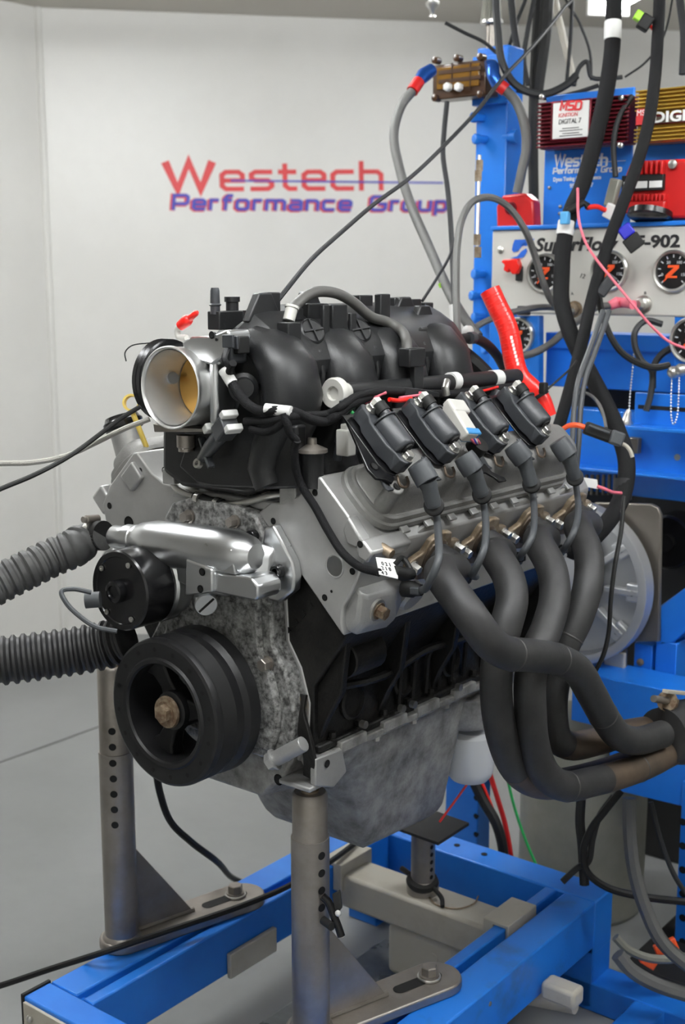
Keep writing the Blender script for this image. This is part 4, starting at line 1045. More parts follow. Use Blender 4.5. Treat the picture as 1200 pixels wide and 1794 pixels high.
# lower cross beams
bm = plate(955, 592, 1300, 610, 1.19, .10, 'upper_beam', 'blue', dy)
plate(955, 606, 1300, 676, 1.195, .09, 'upper_beam', 'blue', dy)
b2 = plate(1110, 698, 1300, 744, 1.06, .006, 'slotted_angle', 'blue', dy)
MB().span((gp(1118, 710, 1.06).x, 1.0594, gp(1118, 716, 1.06).z), (gp(1300, 710, 1.06).x, 1.0604, gp(1118, 709, 1.06).z)).build('slot', K['dark'], b2)
a = gp(1105, 744, 1.06); MB().span((a.x, 1.02, a.z - .004), (gp(1300, 744, 1.06).x, 1.066, a.z + .002)).build('angle_lip', K['blue'], b2, .001)
b3 = plate(982, 736, 1300, 820, 1.10, .05, 'main_beam', 'blue', dy)
a = gp(982, 815, 1.07); MB().span((a.x, 1.06, a.z - .004), (gp(1300, 815, 1.07).x, 1.15, a.z + .001)).build('beam_lip', K['blue'], b3, .001)
plate(1098, 768, 1118, 794, 1.085, .02, 'cable_gland', 'platesteel', b3)
MB().lathe(gp(1187, 801, 1.10), (0, -1, 0), [(0, .006), (.002, .006), (.002, .003)], 12).build('bolt', K['zinc'], b3)
plate(1010, 832, 1300, 858, 1.12, .05, 'under_beam', 'blue', dy)
# dark absorber body with ribs, bolted behind the coupling
ab = plate(975, 676, 1320, 1195, 1.30, .06, 'absorber_body', 'blackplate', dy, .01)
MB().lathe(gp(1168, 950, 1.22), (0, -1, 0), [(-.06, .055), (0, .055), (.004, .050), (.004, .018), (.012, .018), (.012, .006)], 28).build('coolant_flange', K['blackanod'], ab)
for i in range(9):
    q = gp(1012 + i * 10, 848, 1.13); MB().box(q, (.0055, .03, .040)).build('fin', K['platesteel'], ab, .001)
ed = [gp(x, y, 1.065) for x, y in ((1040, 880), (1140, 883), (1152, 889), (1158, 902), (1154, 1125), (1096, 1125), (1096, 1202), (1062, 1205), (1040, 1205))]
lab(MB().prism(ed, (0, .010, 0)).build('mount_plate', K['platesteel'], dy, .003), 'brown grey steel plate with a rounded corner')
lab(plate(1056, 1146, 1094, 1205, 1.054, .010, 'spacer_block', 'beige', dy), 'beige block')
# blue upright low right with pin holes, gusset arm above
up = plate(1106, 1132, 1143, 1248, 1.08, .05, 'pin_upright', 'blue', dy)
plate(1143, 1128, 1186, 1248, 1.08, .08, 'upright_side', 'blue', up)
for i, py in enumerate((1160, 1180, 1197, 1213, 1224)):
    q = gp(1122, py, 1.08)
    if i in (0, 4): MB().lathe(q, (0, -1, 0), [(0, .007), (.003, .007), (.004, .004), (.006, 0)], 14).build('bolt', K['rust'], up)
    else: MB().cup(q, (0, -1, 0), .0055, .004).build('pin_hole', K['dark'], up)
MB().prism([gp(x, y, 1.08) for x, y in ((1156, 1062), (1200, 1030), (1260, 1000), (1260, 1070), (1200, 1108), (1180, 1126), (1156, 1132))], (0, .05, 0)).build('arm', K['blue'], dy, .003)
plate(1000, 1238, 1300, 1262, .98, .10, 'lower_beam', 'blue', dy)
MB().prism([gp(x, y, .98) for x, y in ((1060, 1262), (1260, 1262), (1260, 1420), (1190, 1412), (1074, 1384))], (0, .012, 0)).build('skirt_plate', K['blue'], dy, .002)
ur = plate(1180, 1380, 1240, 1665, .97, .04, 'pin_upright', 'blue', dy)
for k in range(6):
    MB().cup(gp(1196, 1440 + k * 42, .97), (0, -1, 0), .007, .004).build('pin_hole', K['dark'], ur)
ul = plate(778, 1360, 838, 1560, 1.02, .05, 'pin_upright', 'blue', dy)
for k in range(3): MB().cup(gp(864 - 30, 1462 - k * 32, 1.02), (0, -1, 0), .006, .004).build('pin_hole', K['dark'], ul)
MB().span((.275, .84, FZ), (.78, 1.34, FZ + .05)).build('floor_shade_slab', K['blackplate'], dy, .004)  # black slab added to darken the shadowed floor at the lower right
MB().span((-.10, 1.36, FZ), (.78, 1.50, -.22)).build('rear_cabinet', K['blackplate'], dy, .004)
# water tank
tc_ = gp(1012, 1560, 1.08)
tk = thing('water_tank', (tc_.x, 1.09, FZ), 'grey green round tank standing on the floor behind the stand', 'tank')
MB().lathe((tc_.x, 1.09, FZ), (0, 0, 1), [(0, .120), (.01, .126), (.37, .126), (.385, .118), (.39, .0)], 56).build('tank_shell', K['tank'], tk, 0, 30)
MB().lathe((tc_.x, 1.09, FZ + .30), (0, 0, 1), [(-.004, .1265), (0, .1278), (.004, .1265)], 56).build('seam', K['tank'], tk)

# --- gauge panel
def fit_text(body, h, a, b, sh):
    o = text(body, h, a, (1, 0, 0), (0, 0, 1), K['ink'], 'print', ip, 1, sh, .0004, .0011)
    xs = [v.co.x for v in o.data.vertices]; k = (b.x - a.x) / (max(xs) - min(xs))
    for v in o.data.vertices: v.co.x = (v.co.x - min(xs)) * k
    return o
ptl, pbr = gp(862, 404, 1.06), gp(1300, 549, 1.06)
zt, zb = ptl.z, gp(862, 549, 1.06).z
ip = thing('gauge_panel', (ptl.x + .15, 1.07, zb), 'pale grey gauge panel with blue top edge on the dyno tower', 'control panel')
MB().span((ptl.x, 1.06, zb), (ptl.x + .42, 1.09, zt)).build('panel_face', K['panel'], ip, .004)
MB().span((ptl.x - .001, 1.055, zt), (ptl.x + .421, 1.095, zt + .008)).build('top_edge', K['blue'], ip, .002)
fit_text('SuperFlow', .034, gp(937, 440, 1.0595), gp(1083, 436, 1.0595), .22)
fit_text('SF-902', .030, gp(1098, 434, 1.0595), gp(1191, 431, 1.0595), 0)
for ch, px, py in (('A', 1000, 517), ('B', 1128, 516)):
    text(ch, .008, gp(px, py, 1.0595), (1, 0, 0), (0, 0, 1), K['ink'], 'print', ip, 1, 0, .0003)
text('12', .012, gp(1014, 486, 1.0595), (1, 0, -.2), (0, 0, 1), K['ink'], 'print', ip, 1, .2, .0003)
# blue badge: two swooping halves
for pts in (((899, 428), (902, 420), (934, 419), (929, 424), (914, 432), (908, 440), (900, 442), (897, 438)), ((894, 452), (906, 449), (914, 440), (922, 435), (924, 440), (918, 450), (908, 453)), ((912, 429), (936, 418), (936, 419.5), (922, 431))):
    MB().prism([gp(x, y, 1.0595) for x, y in pts], (0, -.0008, 0)).build('badge_half', K['logoblue'], ip)
for px, py in ((877, 438), (1290, 430)):
    MB().lathe(gp(px, py, 1.06), (0, -1, 0), [(0, .007), (.002, .007), (.004, .004), (.005, 0)], 16).build('panel_screw', K['zinc'], ip)
def gauge(px, py, Y, r, par, ang):
    c = gp(px, py, Y)
    g = thing_part('gauge', par)
    MB().lathe(c, (0, -1, 0), [(-.02, r * .96), (0, r), (.007, r), (.010, r * .94), (.009, r * .84), (.003, r * .82)], 40, True, False).build('bezel', K['zinc'], g, 0, 30)
    MB().lathe(c, (0, -1, 0), [(.0, r * .84), (.004, r * .835)], 36).build('dial', K['dial'], g)
    cc = c + V((0, -.0048, 0))
    for i in range(11):
        a = radians(225 - 27 * i)
        MB().box(cc + V((cos(a) * r * .70, 0, sin(a) * r * .70)), (r * .14, .0006, r * .05), (V((cos(a), 0, sin(a))), V((0, 1, 0)), V((-sin(a), 0, cos(a))))).build('tick_mark', WHT, g)
    for k, a in enumerate((200, 118, 62, -20)):
        text(str(k * 50), r * .20, cc + V((cos(radians(a)) * r * .52 - r * .1, -.0002, sin(radians(a)) * r * .46 - r * .07)), (1, 0, 0), (0, 0, 1), WHT, 'print', g, 1, 0, .0002)
    d = V((cos(radians(ang)), 0, sin(radians(ang)))); n = V((-d.z, 0, d.x))
    o = cc + V((0, -.0012, 0))
    MB().prism([o - d * r * .28 + n * r * .05, o - d * r * .28 - n * r * .05, o + d * r * .66 - n * r * .025, o + d * r * .66 + n * r * .025], (0, -.001, 0)).build('needle', K['orange'], g)
    # the bold orange slanted mark across the dial
    z = [(-.26, .28), (.30, .28), (.30, .14), (-.08, -.22), (.22, -.22), (.22, -.32), (-.36, -.32), (-.36, -.20), (.04, .16), (-.26, .16)]
    MB().prism([o + V((x * r, .0006, y * r)) for x, y in z], (0, -.0006, 0)).build('dial_mark', K['orange'], g)
    return g
for px, py, an in ((956, 478, 235), (1069, 474, 225), (1181, 475, 228)):
    gauge(px, py, 1.06, .0375, ip, an)
MB().prism([gp(x, y, 1.065) for x, y in ((857, 553), (944, 553), (944, 690), (857, 690))], (0, .02, 0)).build('gauge_bracket', K['blue'], ip, .002)
gauge(909, 588, 1.064, .036, ip, 230)
MB().prism([gp(x, y, 1.065) for x, y in ((1181, 553), (1290, 553), (1290, 652), (1181, 652))], (0, .02, 0)).build('gauge_bracket', K['blue'], ip, .002)
gauge(1214, 596, 1.064, .042, ip, 0)
# red rocker handle, ball fittings
rk = MB().prism([gp(x, y, 1.048) for x, y in ((883, 459), (886, 455), (912, 453), (916, 466), (910, 480), (902, 481), (897, 471), (894, 478), (887, 473), (889, 464))], (0, -.012, 0)).build('rocker_handle', K['red'], ip, .002)
plate(902, 466, 913, 492, 1.052, .01, 'rocker_stem', 'ink', ip)
for px, py in ((1007, 542), (1128, 533)):
    f = MB().lathe(gp(px, py, 1.06), (0, -1, 0), [(0, .016), (.003, .016), (.003, .012), (.014, .012), (.015, .009), (.03, .008)], 20).build('bulkhead_fitting', K['flange'] if px < 1100 else K['zinc'], ip)
plate(905, 536, 925, 552, 1.05, .012, 'panel_foot', 'ink', ip)
# twin ball tipped levers with bead chains
for px, py in ((1180, 652), (1193, 648)):
    MB().ball(gp(px, py, 1.03), .0115, 7).build('ball_knob', K['zinc'], ip)
def chain(pts, label):
    sp = spline(pts, 24); mb = MB(); acc = 0; last = sp[0]
    t = thing('bead_chain', sp[0], label, 'chain')
    mb.ball(sp[0], .0020, 4)
    for p in sp:
        if (p - last).length >= .0048:
            mb.ball(p, .0020, 4); last = p
    o = mb.build('beads', K['rope'], t); o['kind'] = 'stuff'
    MB().tube(sp, .0006, 5).build('core_wire', K['rope'], t)
    return t
ch1 = chain([gp(1111, 615, 1.04), gp(1108, 650, 1.04), gp(1104, 690, 1.04), gp(1102, 722, 1.04)], 'bead chain with a steel bell end in front of the upper blue beam')
MB().lathe(gp(1102, 718, 1.04), (-.2, 0, -1), [(0, .004), (.006, .007), (.018, .009), (.022, .012), (.028, .012)], 16).build('chain_end', K['zinc'], ch1)
chain([gp(1177, 656, 1.03), gp(1176, 690, 1.02), gp(1176, 730, 1.02), gp(1180, 744, 1.02), gp(1186, 730, 1.02), gp(1189, 690, 1.02), gp(1190, 660, 1.03)], 'looped bead chain hanging from the steel ball knobs')

# --- ignition box, dark red with fins
def finned_box(px0, py0, px1, py1, Y, dy_, m, n, name, label, cat, split=None):
    a = gp(px0, py1, Y); b = gp(px1, py0, Y)
    t = thing(name, ((a.x + b.x) / 2, Y, a.z), label, cat)
    MB().span((a.x, Y + .008, a.z), (b.x, Y + dy_, b.z)).build('case', K[m], t, .003)
    H = b.z - a.z
    for i in range(n):
        z = a.z + H * (i + .5) / n
        if split and split[0] < (i + .5) / n < split[1]: continue
        MB().span((a.x, Y - .004, z - H / n * .22), (b.x, Y + .010, z + H / n * .22)).build('fin', K[m], t, .001)
    return t, a, b
rb_, a, b = finned_box(941, 164, 1100, 262, 1.075, .045, 'redanod', 12, 'ignition_box', 'dark red finned ignition box with a white label, above the white lettering', 'electronics')
lp_ = plate(963, 171, 1036, 248, 1.066, .006, 'label_frame', 'redanod', rb_, .002)
plate(967, 175, 1032, 244, 1.064, .004, 'label_plate', 'label', rb_, .001)
letters('MSD', gp(981, 194, 1.064), gp(1018, 193, 1.064), (0, 0, 1), .0170, K['redink'], rb_, .22, .12, .12)
for i, (s, y, hh) in enumerate((('IGNITION', 206, .0105), ('DIGITAL 7', 218, .0125))):
    text(s, hh, gp(978, y, 1.0635), (1, 0, 0), (0, 0, 1), K['redink'] if i == 0 else K['ink'], 'print', rb_, .82 if i else .85, .1, .0003)
for k in range(4):
    a1 = gp(985 - k % 2 * 5, 226 + k * 4.4, 1.0635); b1 = gp(1014 + k % 2 * 6, 226 + k * 4.4, 1.0635)
    MB().span((a1.x, 1.0632, a1.z), (b1.x, 1.0637, a1.z + .0012)).build('print_line', K['ink'], rb_)
for px, py in ((951, 170), (1090, 172), (1089, 255)):
    MB().lathe(gp(px, py, 1.072), (0, -1, 0), [(0, .005), (.006, .005), (.007, .003)], 12).build('case_screw', K['zinc'], rb_)
# gold box
gb, a, b = finned_box(1111, 139, 1300, 252, 1.06, .05, 'gold', 14, 'ignition_box', 'gold finned ignition box with a red band, at the upper right', 'electronics', (.30, .58))
plate(1112, 188, 1300, 221, 1.056, .014, 'label_band', 'redanod', gb, .001)
plate(1114, 190, 1134, 219, 1.0545, .002, 'label_patch', 'redink', gb, 0)
plate(1136, 192, 1300, 217, 1.0545, .002, 'label_strip', 'headerbrown', gb, 0)
text('MSD', .014, gp(1115, 203, 1.0540), (1, 0, 0), (0, 0, 1), K['label'], 'print', gb, .9, 0, .0003)
text('DIGITAL', .025, gp(1143, 215, 1.0540), (1, 0, 0), (0, 0, 1), K['label'], 'print', gb, 1.25, 0, .0003, .0008)
# red ignition coil block
ct, a, b = gp(1150, 330, 1.05), gp(1086, 388, 1.05), gp(1260, 278, 1.05)
cb_ = thing('coil_block', (ct.x, 1.06, a.z), 'bright red ignition coil block with a black and silver badge, right of the lettering', 'electronics')
MB().prism([gp(x, y, 1.06) for x, y in ((1088, 350), (1092, 312), (1104, 282), (1240, 276), (1240, 382), (1100, 384))], (0, .05, 0)).build('case', K['redpaint'], cb_, .006)
for i in range(5):
    plate(1120 + i * 9, 281, 1125 + i * 9, 305, 1.046, .02, 'fin', 'redpaint', cb_, .001)
plate(1088, 304, 1162, 336, 1.050, .014, 'badge_plate', 'dark', cb_, .001)
for k, (x0, x1) in enumerate(((1092, 1108), (1112, 1134), (1137, 1160))): plate(x0, 318 - k, x1, 331 - k, 1.0496, .001, 'badge_print', 'label', cb_, 0)
for i in range(10):
    plate(1098 + i * 7, 340, 1102 + i * 7, 352, 1.046, .02, 'tooth', 'redpaint', cb_, .0006)
plate(1092, 350, 1165, 374, 1.048, .02, 'lower_case', 'redpaint', cb_, .003)
MB().lathe(gp(1138, 381, 1.05), (0, -.30, -1), [(-.010, .040), (0, .040), (.003, .034)], 28).build('dark_base', K['blackanod'], cb_)
for px, py in ((1180, 288), (1163, 372)):
    MB().lathe(gp(px, py, 1.058), (0, -1, 0), [(0, .008), (.006, .008), (.007, .004)], 14).build('terminal', K['zinc'], cb_)
# small red valve body by the column
a, b = gp(869, 402, 1.08), gp(935, 340, 1.08)
vb_ = thing('valve_body', ((a.x + b.x) / 2, 1.08, a.z), 'small red valve body under the braided hose beside the blue column', 'valve')
MB().prism([gp(x, y, 1.08) for x, y in ((870, 402), (869, 362), (880, 342), (918, 338), (934, 352), (936, 400))], (0, .03, 0)).build('body', K['redpaint'], vb_, .004)
MB().lathe(gp(896, 365, 1.08), (0, -1, 0), [(0, .012), (.006, .012), (.007, .007)], 16).build('port', K['redanod'], vb_)
# amber lidded sensor box on the column head
a, b = gp(757, 176, 1.05), gp(852, 103, 1.05)
sb_ = thing('sensor_box', ((a.x + b.x) / 2, 1.06, a.z), 'amber lidded dark box with two white buttons at the column top', 'sensor')
MB().span((a.x, 1.05, a.z), (b.x, 1.098, b.z)).build('case', K['amber'], sb_, .003)
MB().span((a.x + .012, 1.047, a.z + .018), (b.x - .014, 1.052, b.z - .006)).build('lid_window', K['amber2'], sb_, .001)
for px in (790, 822):
    plate(px, 110, px + 2, 158, 1.045, .004, 'lid_rib', 'amber', sb_, 0)
for py in (122, 138):
    plate(768, py, 842, py + 2, 1.0455, .004, 'lid_rib', 'amber', sb_, 0)
for px, py in ((764, 106), (802, 102), (843, 100), (764, 172), (843, 166)):
    MB().lathe(gp(px, py, 1.05), (0, -1, 0), [(-.01, .007), (.006, .007), (.007, .004)], 12).build('corner_lug', K['amber'], sb_)
for px in (787, 806):
    MB().lathe(gp(px, 153, 1.046), (0, -1, 0), [(0, .0085), (.010, .0085), (.012, .006)], 6).build('button', K['white'], sb_)
# breather filter on top of the column
a = gp(860, 86, 1.13)
bf = thing('breather_filter', a, 'chrome banded pleated breather filter on top of the blue column', 'filter')
MB().cyl(a, a + V((0, 0, .045)), .011, n=16).build('stem', K['steel'], bf)
c = a + V((0, 0, .045))
MB().lathe(c, (0, 0, 1), [(0, .020), (.002, .023), (.008, .023), (.010, .021)], 28).build('band', K['zinc'], bf)
n = 48
mb = MB(); mb.loft([[c + V((cos(2 * pi * i / n) * r * (1 if i % 2 else .86), sin(2 * pi * i / n) * r * (1 if i % 2 else .86), z)) for i in range(n)] for z, r in ((.010, .0215), (.055, .0165))]); mb.build('pleats', K['tank'], bf, 0, 20)
MB().lathe(c + V((0, 0, .055)), (0, 0, 1), [(0, .018), (.006, .018), (.010, .012)], 28).build('top_cap', K['zinc'], bf)
# sprinkler nozzle from the ceiling
a = G(757, 30, d=3.0)
sn = thing('sprinkler', a, 'small steel sprinkler nozzle hanging from the ceiling at the top edge', 'sprinkler')
MB().lathe(a, (0, 0, 1), [(0, .009), (.003, .009), (.004, .005), (.016, .007), (.026, .016), (.034, .017), (.036, .012), (CZ - a.z, .012)], 20).build('nozzle', K['zinc'], sn)
# ------------------------------------------------------------------ hoses and cables
def ribbed(name, pts, r, pitch, amp, label, m='hose', end_smooth=0.0, parent=None):
    sp = spline(pts, 40)
    L = [0]
    for a, b in zip(sp, sp[1:]): L.append(L[-1] + (b - a).length)
    n = int(L[-1] / (pitch / 4)); P = []; R = []; j = 0
    for i in range(n + 1):
        s = L[-1] * i / n
        while j < len(L) - 2 and L[j + 1] < s: j += 1
        t = (s - L[j]) / max(L[j + 1] - L[j], 1e-9)
        P.append(sp[j].lerp(sp[j + 1], min(max(t, 0), 1)))
        k = (s / pitch) % 1
        R.append(r if s < end_smooth else r + amp * (1 if .2 < k < .72 else -1))
    return tag(MB().tube(P, R, 22).build(name, K[m], parent, 0, 45), label, 'hose')
# upper coolant hose with its clamp
a0 = V((-.170, .0658, .2055))
t = thing('coolant_hose', a0, 'grey ribbed coolant hose leaving the pump to the left, the upper of two', 'hose')
h1 = MB()
ribp = [a0 + V((-.012, -.001, -.001)), a0 + V((-.040, -.006, -.008)), G(128, 961, d=1.765), G(95, 975, d=1.757), G(50, 997, d=1.74), G(0, 1022, d=1.725), G(-70, 1060, d=1.70)]
sp = spline(ribp, 40); P = []; R = []
L = [0]
for a, b in zip(sp, sp[1:]): L.append(L[-1] + (b - a).length)
n = int(L[-1] / .0028); j = 0
for i in range(n + 1):
    s = L[-1] * i / n
    while j < len(L) - 2 and L[j + 1] < s: j += 1
    q = (s - L[j]) / max(L[j + 1] - L[j], 1e-9)
    P.append(sp[j].lerp(sp[j + 1], min(max(q, 0), 1)))
    R.append(.0200 + .0040 * min(1, max(0, (s - .018) / .02)) if s < .040 else .0258 + .0018 * (1 if (s / .0135) % 1 < .62 else -1))
o = MB().tube(P, R, 24).build('hose_wall', mat('worn_grey_hose', (.060, .060, .060, 1), .55, col2=(.10, .10, .098, 1), nscale=25), t, 0, 45)
MB().lathe(a0 + V((-.012, 0, -.001)), (-1, -.05, -.1), [(-.000, .0212), (.012, .0212)], 30).build('hose_end', K['rubber'], t)
c = MB().lathe(a0 + V((-.022, -.001, -.002)), (-1, -.06, -.12), [(.004, .0216), (.015, .0216)], 30).build('hose_clamp', K['zinc'], t)
MB().lathe(a0 + V((-.032, -.004, .021)), (0, -1, .1), [(-.012, .006), (.010, .006), (.011, .0045), (.016, .0045)], 10).build('clamp_screw', K['steel'], c)
# lower hose
ribbed('coolant_hose', [G(226, 1118, d=1.765), G(188, 1129, d=1.772), G(140, 1139, d=1.77), G(70, 1149, d=1.76), G(0, 1158, d=1.75), G(-90, 1165, d=1.74), G(-220, 1175, d=1.72)], .0325, .0142, .0022, 'black ribbed coolant hose leaving left below the pump motor')
K['steelcable'] = mat('braided_cable', (.34, .33, .30, 1), .5, .4, bump=.6, bscale=900)
def cable(pts, r, m, label, name='cable', cat='cable', group=None, k=8, n=8):
    return tag(MB().tube(spline(pts, k), r, n).build(name, K[m]), label, cat, group)
# pump lead with its plug
c = thing('pump_lead', G(140, 1045, d=1.66), 'grey lead looping from the black pump motor to a small plug', 'cable')
MB().tube(spline([G(160, 1038, d=1.645), G(128, 1032, d=1.64), G(108, 1036, d=1.63), G(116, 1056, d=1.62), G(140, 1080, d=1.61), G(168, 1098, d=1.60), G(205, 1106, d=1.60)], 8), .0032, 8).build('lead', K['boot'], c)
MB().cyl(G(150, 1052, d=1.67), G(176, 1050, d=1.67), .011, n=14).build('plug_body', K['boot'], c)
# throttle cables and thin wire at the far left
cable([G(-60, 884, d=1.50), G(0, 857, d=1.53), G(60, 832, d=1.55), G(125, 797, d=1.58), G(180, 757, d=1.60), G(212, 733, d=1.605), G(246, 712, d=1.605)], .0032, 'rubber', 'black throttle cable running down left from the cam wheel')
cable([G(-60, 815, d=1.56), G(0, 812, d=1.58), G(60, 810, d=1.60), G(120, 797, d=1.61), G(175, 772, d=1.61), G(220, 750, d=1.63), G(262, 734, d=1.63)], .0035, 'steelcable', 'braided steel throttle cable entering below the bright throttle bore')
cable([G(221, 633, d=1.72), G(219, 618, d=1.72), G(230, 606, d=1.72), G(262, 601, d=1.72), G(300, 600, d=1.71), G(325, 602, d=1.70)], .0009, 'rubber', 'thin hair of wire curling left of the throttle body', 'wire', 'wire')
q = G(231, 706, d=1.80)
dl = thing('dipstick', q, 'dipstick with a yellow pull ring behind the throttle cables', 'dipstick')
MB().lathe(q, (.6, -.8, .2), [(-.007, .0125), (.007, .0125), (.007, .0095), (-.007, .0095)], 26, False, True).build('pull_ring', K['yellow'], dl)
MB().cyl(q + V((.0, .0, -.012)), q + V((.012, .02, -.075)), .004, n=10).build('dipstick_tube', K['yellow'], dl)

# engine wiring harness
hs = thing('wiring_harness', G(540, 735, X=.15), 'black woven wiring harness from the throttle body along the coils', 'wiring')
def hz(nm, pts, r, m='loom', par=None, n=10):
    return MB().tube(spline(pts, 8), r, n).build(nm, K[m], par or hs)
hz('loom', [G(404, 668, Y=.050), G(418, 690, Y=.050), G(436, 710, Y=.050), G(458, 720, Y=.052), G(486, 718, Y=.056), G(515, 722, X=.168), G(545, 735, X=.172), G(572, 738, X=.174), G(590, 728, X=.186), G(608, 712, X=.192), G(635, 699, X=.186), G(670, 690, X=.172), G(715, 690, X=.172), G(760, 690, X=.170), G(800, 690, X=.168), G(850, 684, X=.168), G(905, 676, X=.168)], .0062)
hz('loom', [G(430, 738, Y=.058), G(455, 738, Y=.056), G(480, 736, Y=.056), G(505, 730, Y=.060), G(540, 728, X=.166), G(575, 725, X=.174), G(598, 712, X=.192), G(625, 694, X=.190), G(665, 686, X=.182), G(705, 686, X=.176)], .0052)
hz('loom', [G(440, 752, Y=.056), G(468, 756, Y=.058), G(488, 746, Y=.058), G(500, 732, Y=.058)], .0055)
hz('loom', [G(497, 724, Y=.056), G(503, 742, Y=.058), G(508, 760, Y=.064), G(520, 772, Y=.075)], .005)
hz('loom', [G(408, 636, Y=.040), G(404, 645, Y=.044), G(402, 655, Y=.050), G(404, 668, Y=.050)], .005)
for q0, q1, r in (((392, 648), (407, 672), .0075), ((465, 716), (510, 721), .0068)):
    MB().tube([G(*q0, Y=.050 if q0[0] < 420 else .052), G(*q1, Y=.050 if q0[0] < 420 else .062)], r, 12).build('white_tape', K['label'], hs)
for px, py, X in ((604, 711, .178), (612, 707, .178)):
    MB().lathe(G(px, py, X=X), (.5, .8, .3), [(-.004, .0085), (.004, .0085)], 12).build('tie', K['boot'], hs)
hz('red_lead', [G(640, 705, X=.18), G(655, 697, X=.185), G(668, 690, X=.185), G(675, 688, X=.185)], .0024, 'pink')
hz('red_lead', [G(682, 700, X=.190), G(700, 702, X=.190), G(720, 698, X=.190)], .0030, 'red')
hz('red_lead', [G(735, 688, X=.185), G(745, 690, X=.186), G(700, 697, X=.185)], .0020, 'pink')
hz('red_lead', [G(830, 688, X=.18), G(850, 684, X=.18), G(872, 678, X=.178)], .0020, 'red')
lab(MB().tube([G(613, 722, X=.185), G(623, 733, X=.19), G(632, 745, X=.19)], .0042, 10).build('locking_clip', K['green'], hs), 'green clip')
for k in range(5):
    hz('lead', [G(625 + k * 4, 694 + k, X=.176), G(650, 684 + k * 2, X=.178), G(690, 680 + k * 2.5, X=.178), G(740, 684 + k * 2, X=.176), G(768, 690 + k, X=.176)], .0018, 'wire', None, 6)
# connectors at the harness: pale injector plug, white mid connector with blue lock
lab(MB().box(G(606, 775, X=.165), (.020, .018, .034)).build('injector_connector', K['whitemetal'], hs, .002), 'pale connector under the rail end')
MB().box(G(607, 757, X=.165), (.012, .012, .022)).build('connector_neck', K['whitemetal'], hs, .002)
MB().tube([G(783, 668, X=.185), G(780, 680, X=.19), G(782, 692, X=.19)], .0055, 10).build('clear_plug', K['zinc'], hs)
ax = G(825, 760, u=.445) - G(795, 712, u=.445)
lab(MB().box(G(806, 738, u=.452), (.058, .024, .018), (ax.normalized(), UX.cross(ax.normalized()), UX)).build('mid_connector', K['whitemetal'], hs, .003), 'white connector between the middle coils')
MB().box(G(800, 715, u=.455), (.022, .034, .014), (ax.normalized(), UX.cross(ax.normalized()), UX)).build('connector_ear', K['whitemetal'], hs, .003)
MB().box(G(823, 762, u=.452), (.010, .027, .019), (ax.normalized(), UX.cross(ax.normalized()), UX)).build('lock_ring', mat('sky_blue_lock', (.05, .25, .55, 1), .4), hs, .002)
for k, m in enumerate(('pink', 'blueplug', 'label', 'pink')):
    hz('lead', [G(822 + k * 3, 764, u=.452), G(828 + k * 3, 772, u=.448), G(834 + k * 2, 777, u=.44)], .0022, m, None, 6)
MB().lathe(G(838, 780, u=.436), UX, [(-.010, .014), (.004, .014), (.005, .011)], 16).build('grommet', K['rubber'], hs)
hz('loom', [G(870, 700, X=.18), G(885, 692, X=.175), G(900, 690, X=.172), G(918, 696, X=.17)], .0055)
for px, py in ((868, 692), (878, 704), (888, 700)):
    MB().box(G(px, py, X=.18), (.014, .026, .014), frame(V((.3, .5, .8)))).build('plug_body', K['plastic2'], hs, .002)
hz('sensor_lead', [G(520, 772, Y=.072), G(516, 785, Y=.074), G(517, 815, Y=.082), G(528, 850, Y=.094), G(552, 888, Y=.102), G(575, 930, Y=.102), G(600, 968, Y=.101), G(630, 993, Y=.099), G(664, 1003, u=.352)], .0052, 'loom')

# red silicone hose leaning behind the rear coils
rh = thing('silicone_hose', G(948, 695, d=2.02), 'bright red silicone hose rising behind the rearmost coil', 'hose')
rp = [G(858, 508, d=2.03), G(872, 538, d=2.03), G(888, 572, d=2.03), G(896, 605, d=2.03), G(901, 635, d=2.03), G(910, 660, d=2.03), G(930, 680, d=2.03), G(948, 698, d=2.03), G(962, 730, d=2.03)]
sp = spline(rp, 12)
MB().tube(sp, [.0168] * 72 + [.0168 - .0045 * i / 25 for i in range(len(sp) - 72)], 26).build('hose_wall', K['red'], rh)
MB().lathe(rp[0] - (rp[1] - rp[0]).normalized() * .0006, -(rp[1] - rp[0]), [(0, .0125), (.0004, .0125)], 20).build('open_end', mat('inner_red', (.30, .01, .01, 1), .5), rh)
for i in range(22):
    p = sp[4 + int(i * 2.6)]; d = (sp[5 + int(i * 2.6)] - p).normalized()
    MB().lathe(p, d, [(-.0008, .0167), (0, .01715), (.0008, .0167)], 26, False).build('moulding_ridge', K['red'], rh)
for k in range(8):
    p = G(889 + k * 1.6, 594 + k * 6.5, d=2.03); MB().box(p - FWD * .0168 + RGT * .004, (.004, .0008, .0052), (RGT, FWD, UPV)).build('print', K['label'], rh)
MB().lathe(G(944, 694, d=2.03), rp[8] - rp[6], [(-.003, .0176), (.003, .0176)], 22).build('tie', K['rubber'], rh)
MB().box(G(952, 680, d=2.0), (.012, .012, .018)).build('tie_head', K['rubber'], rh, .002)

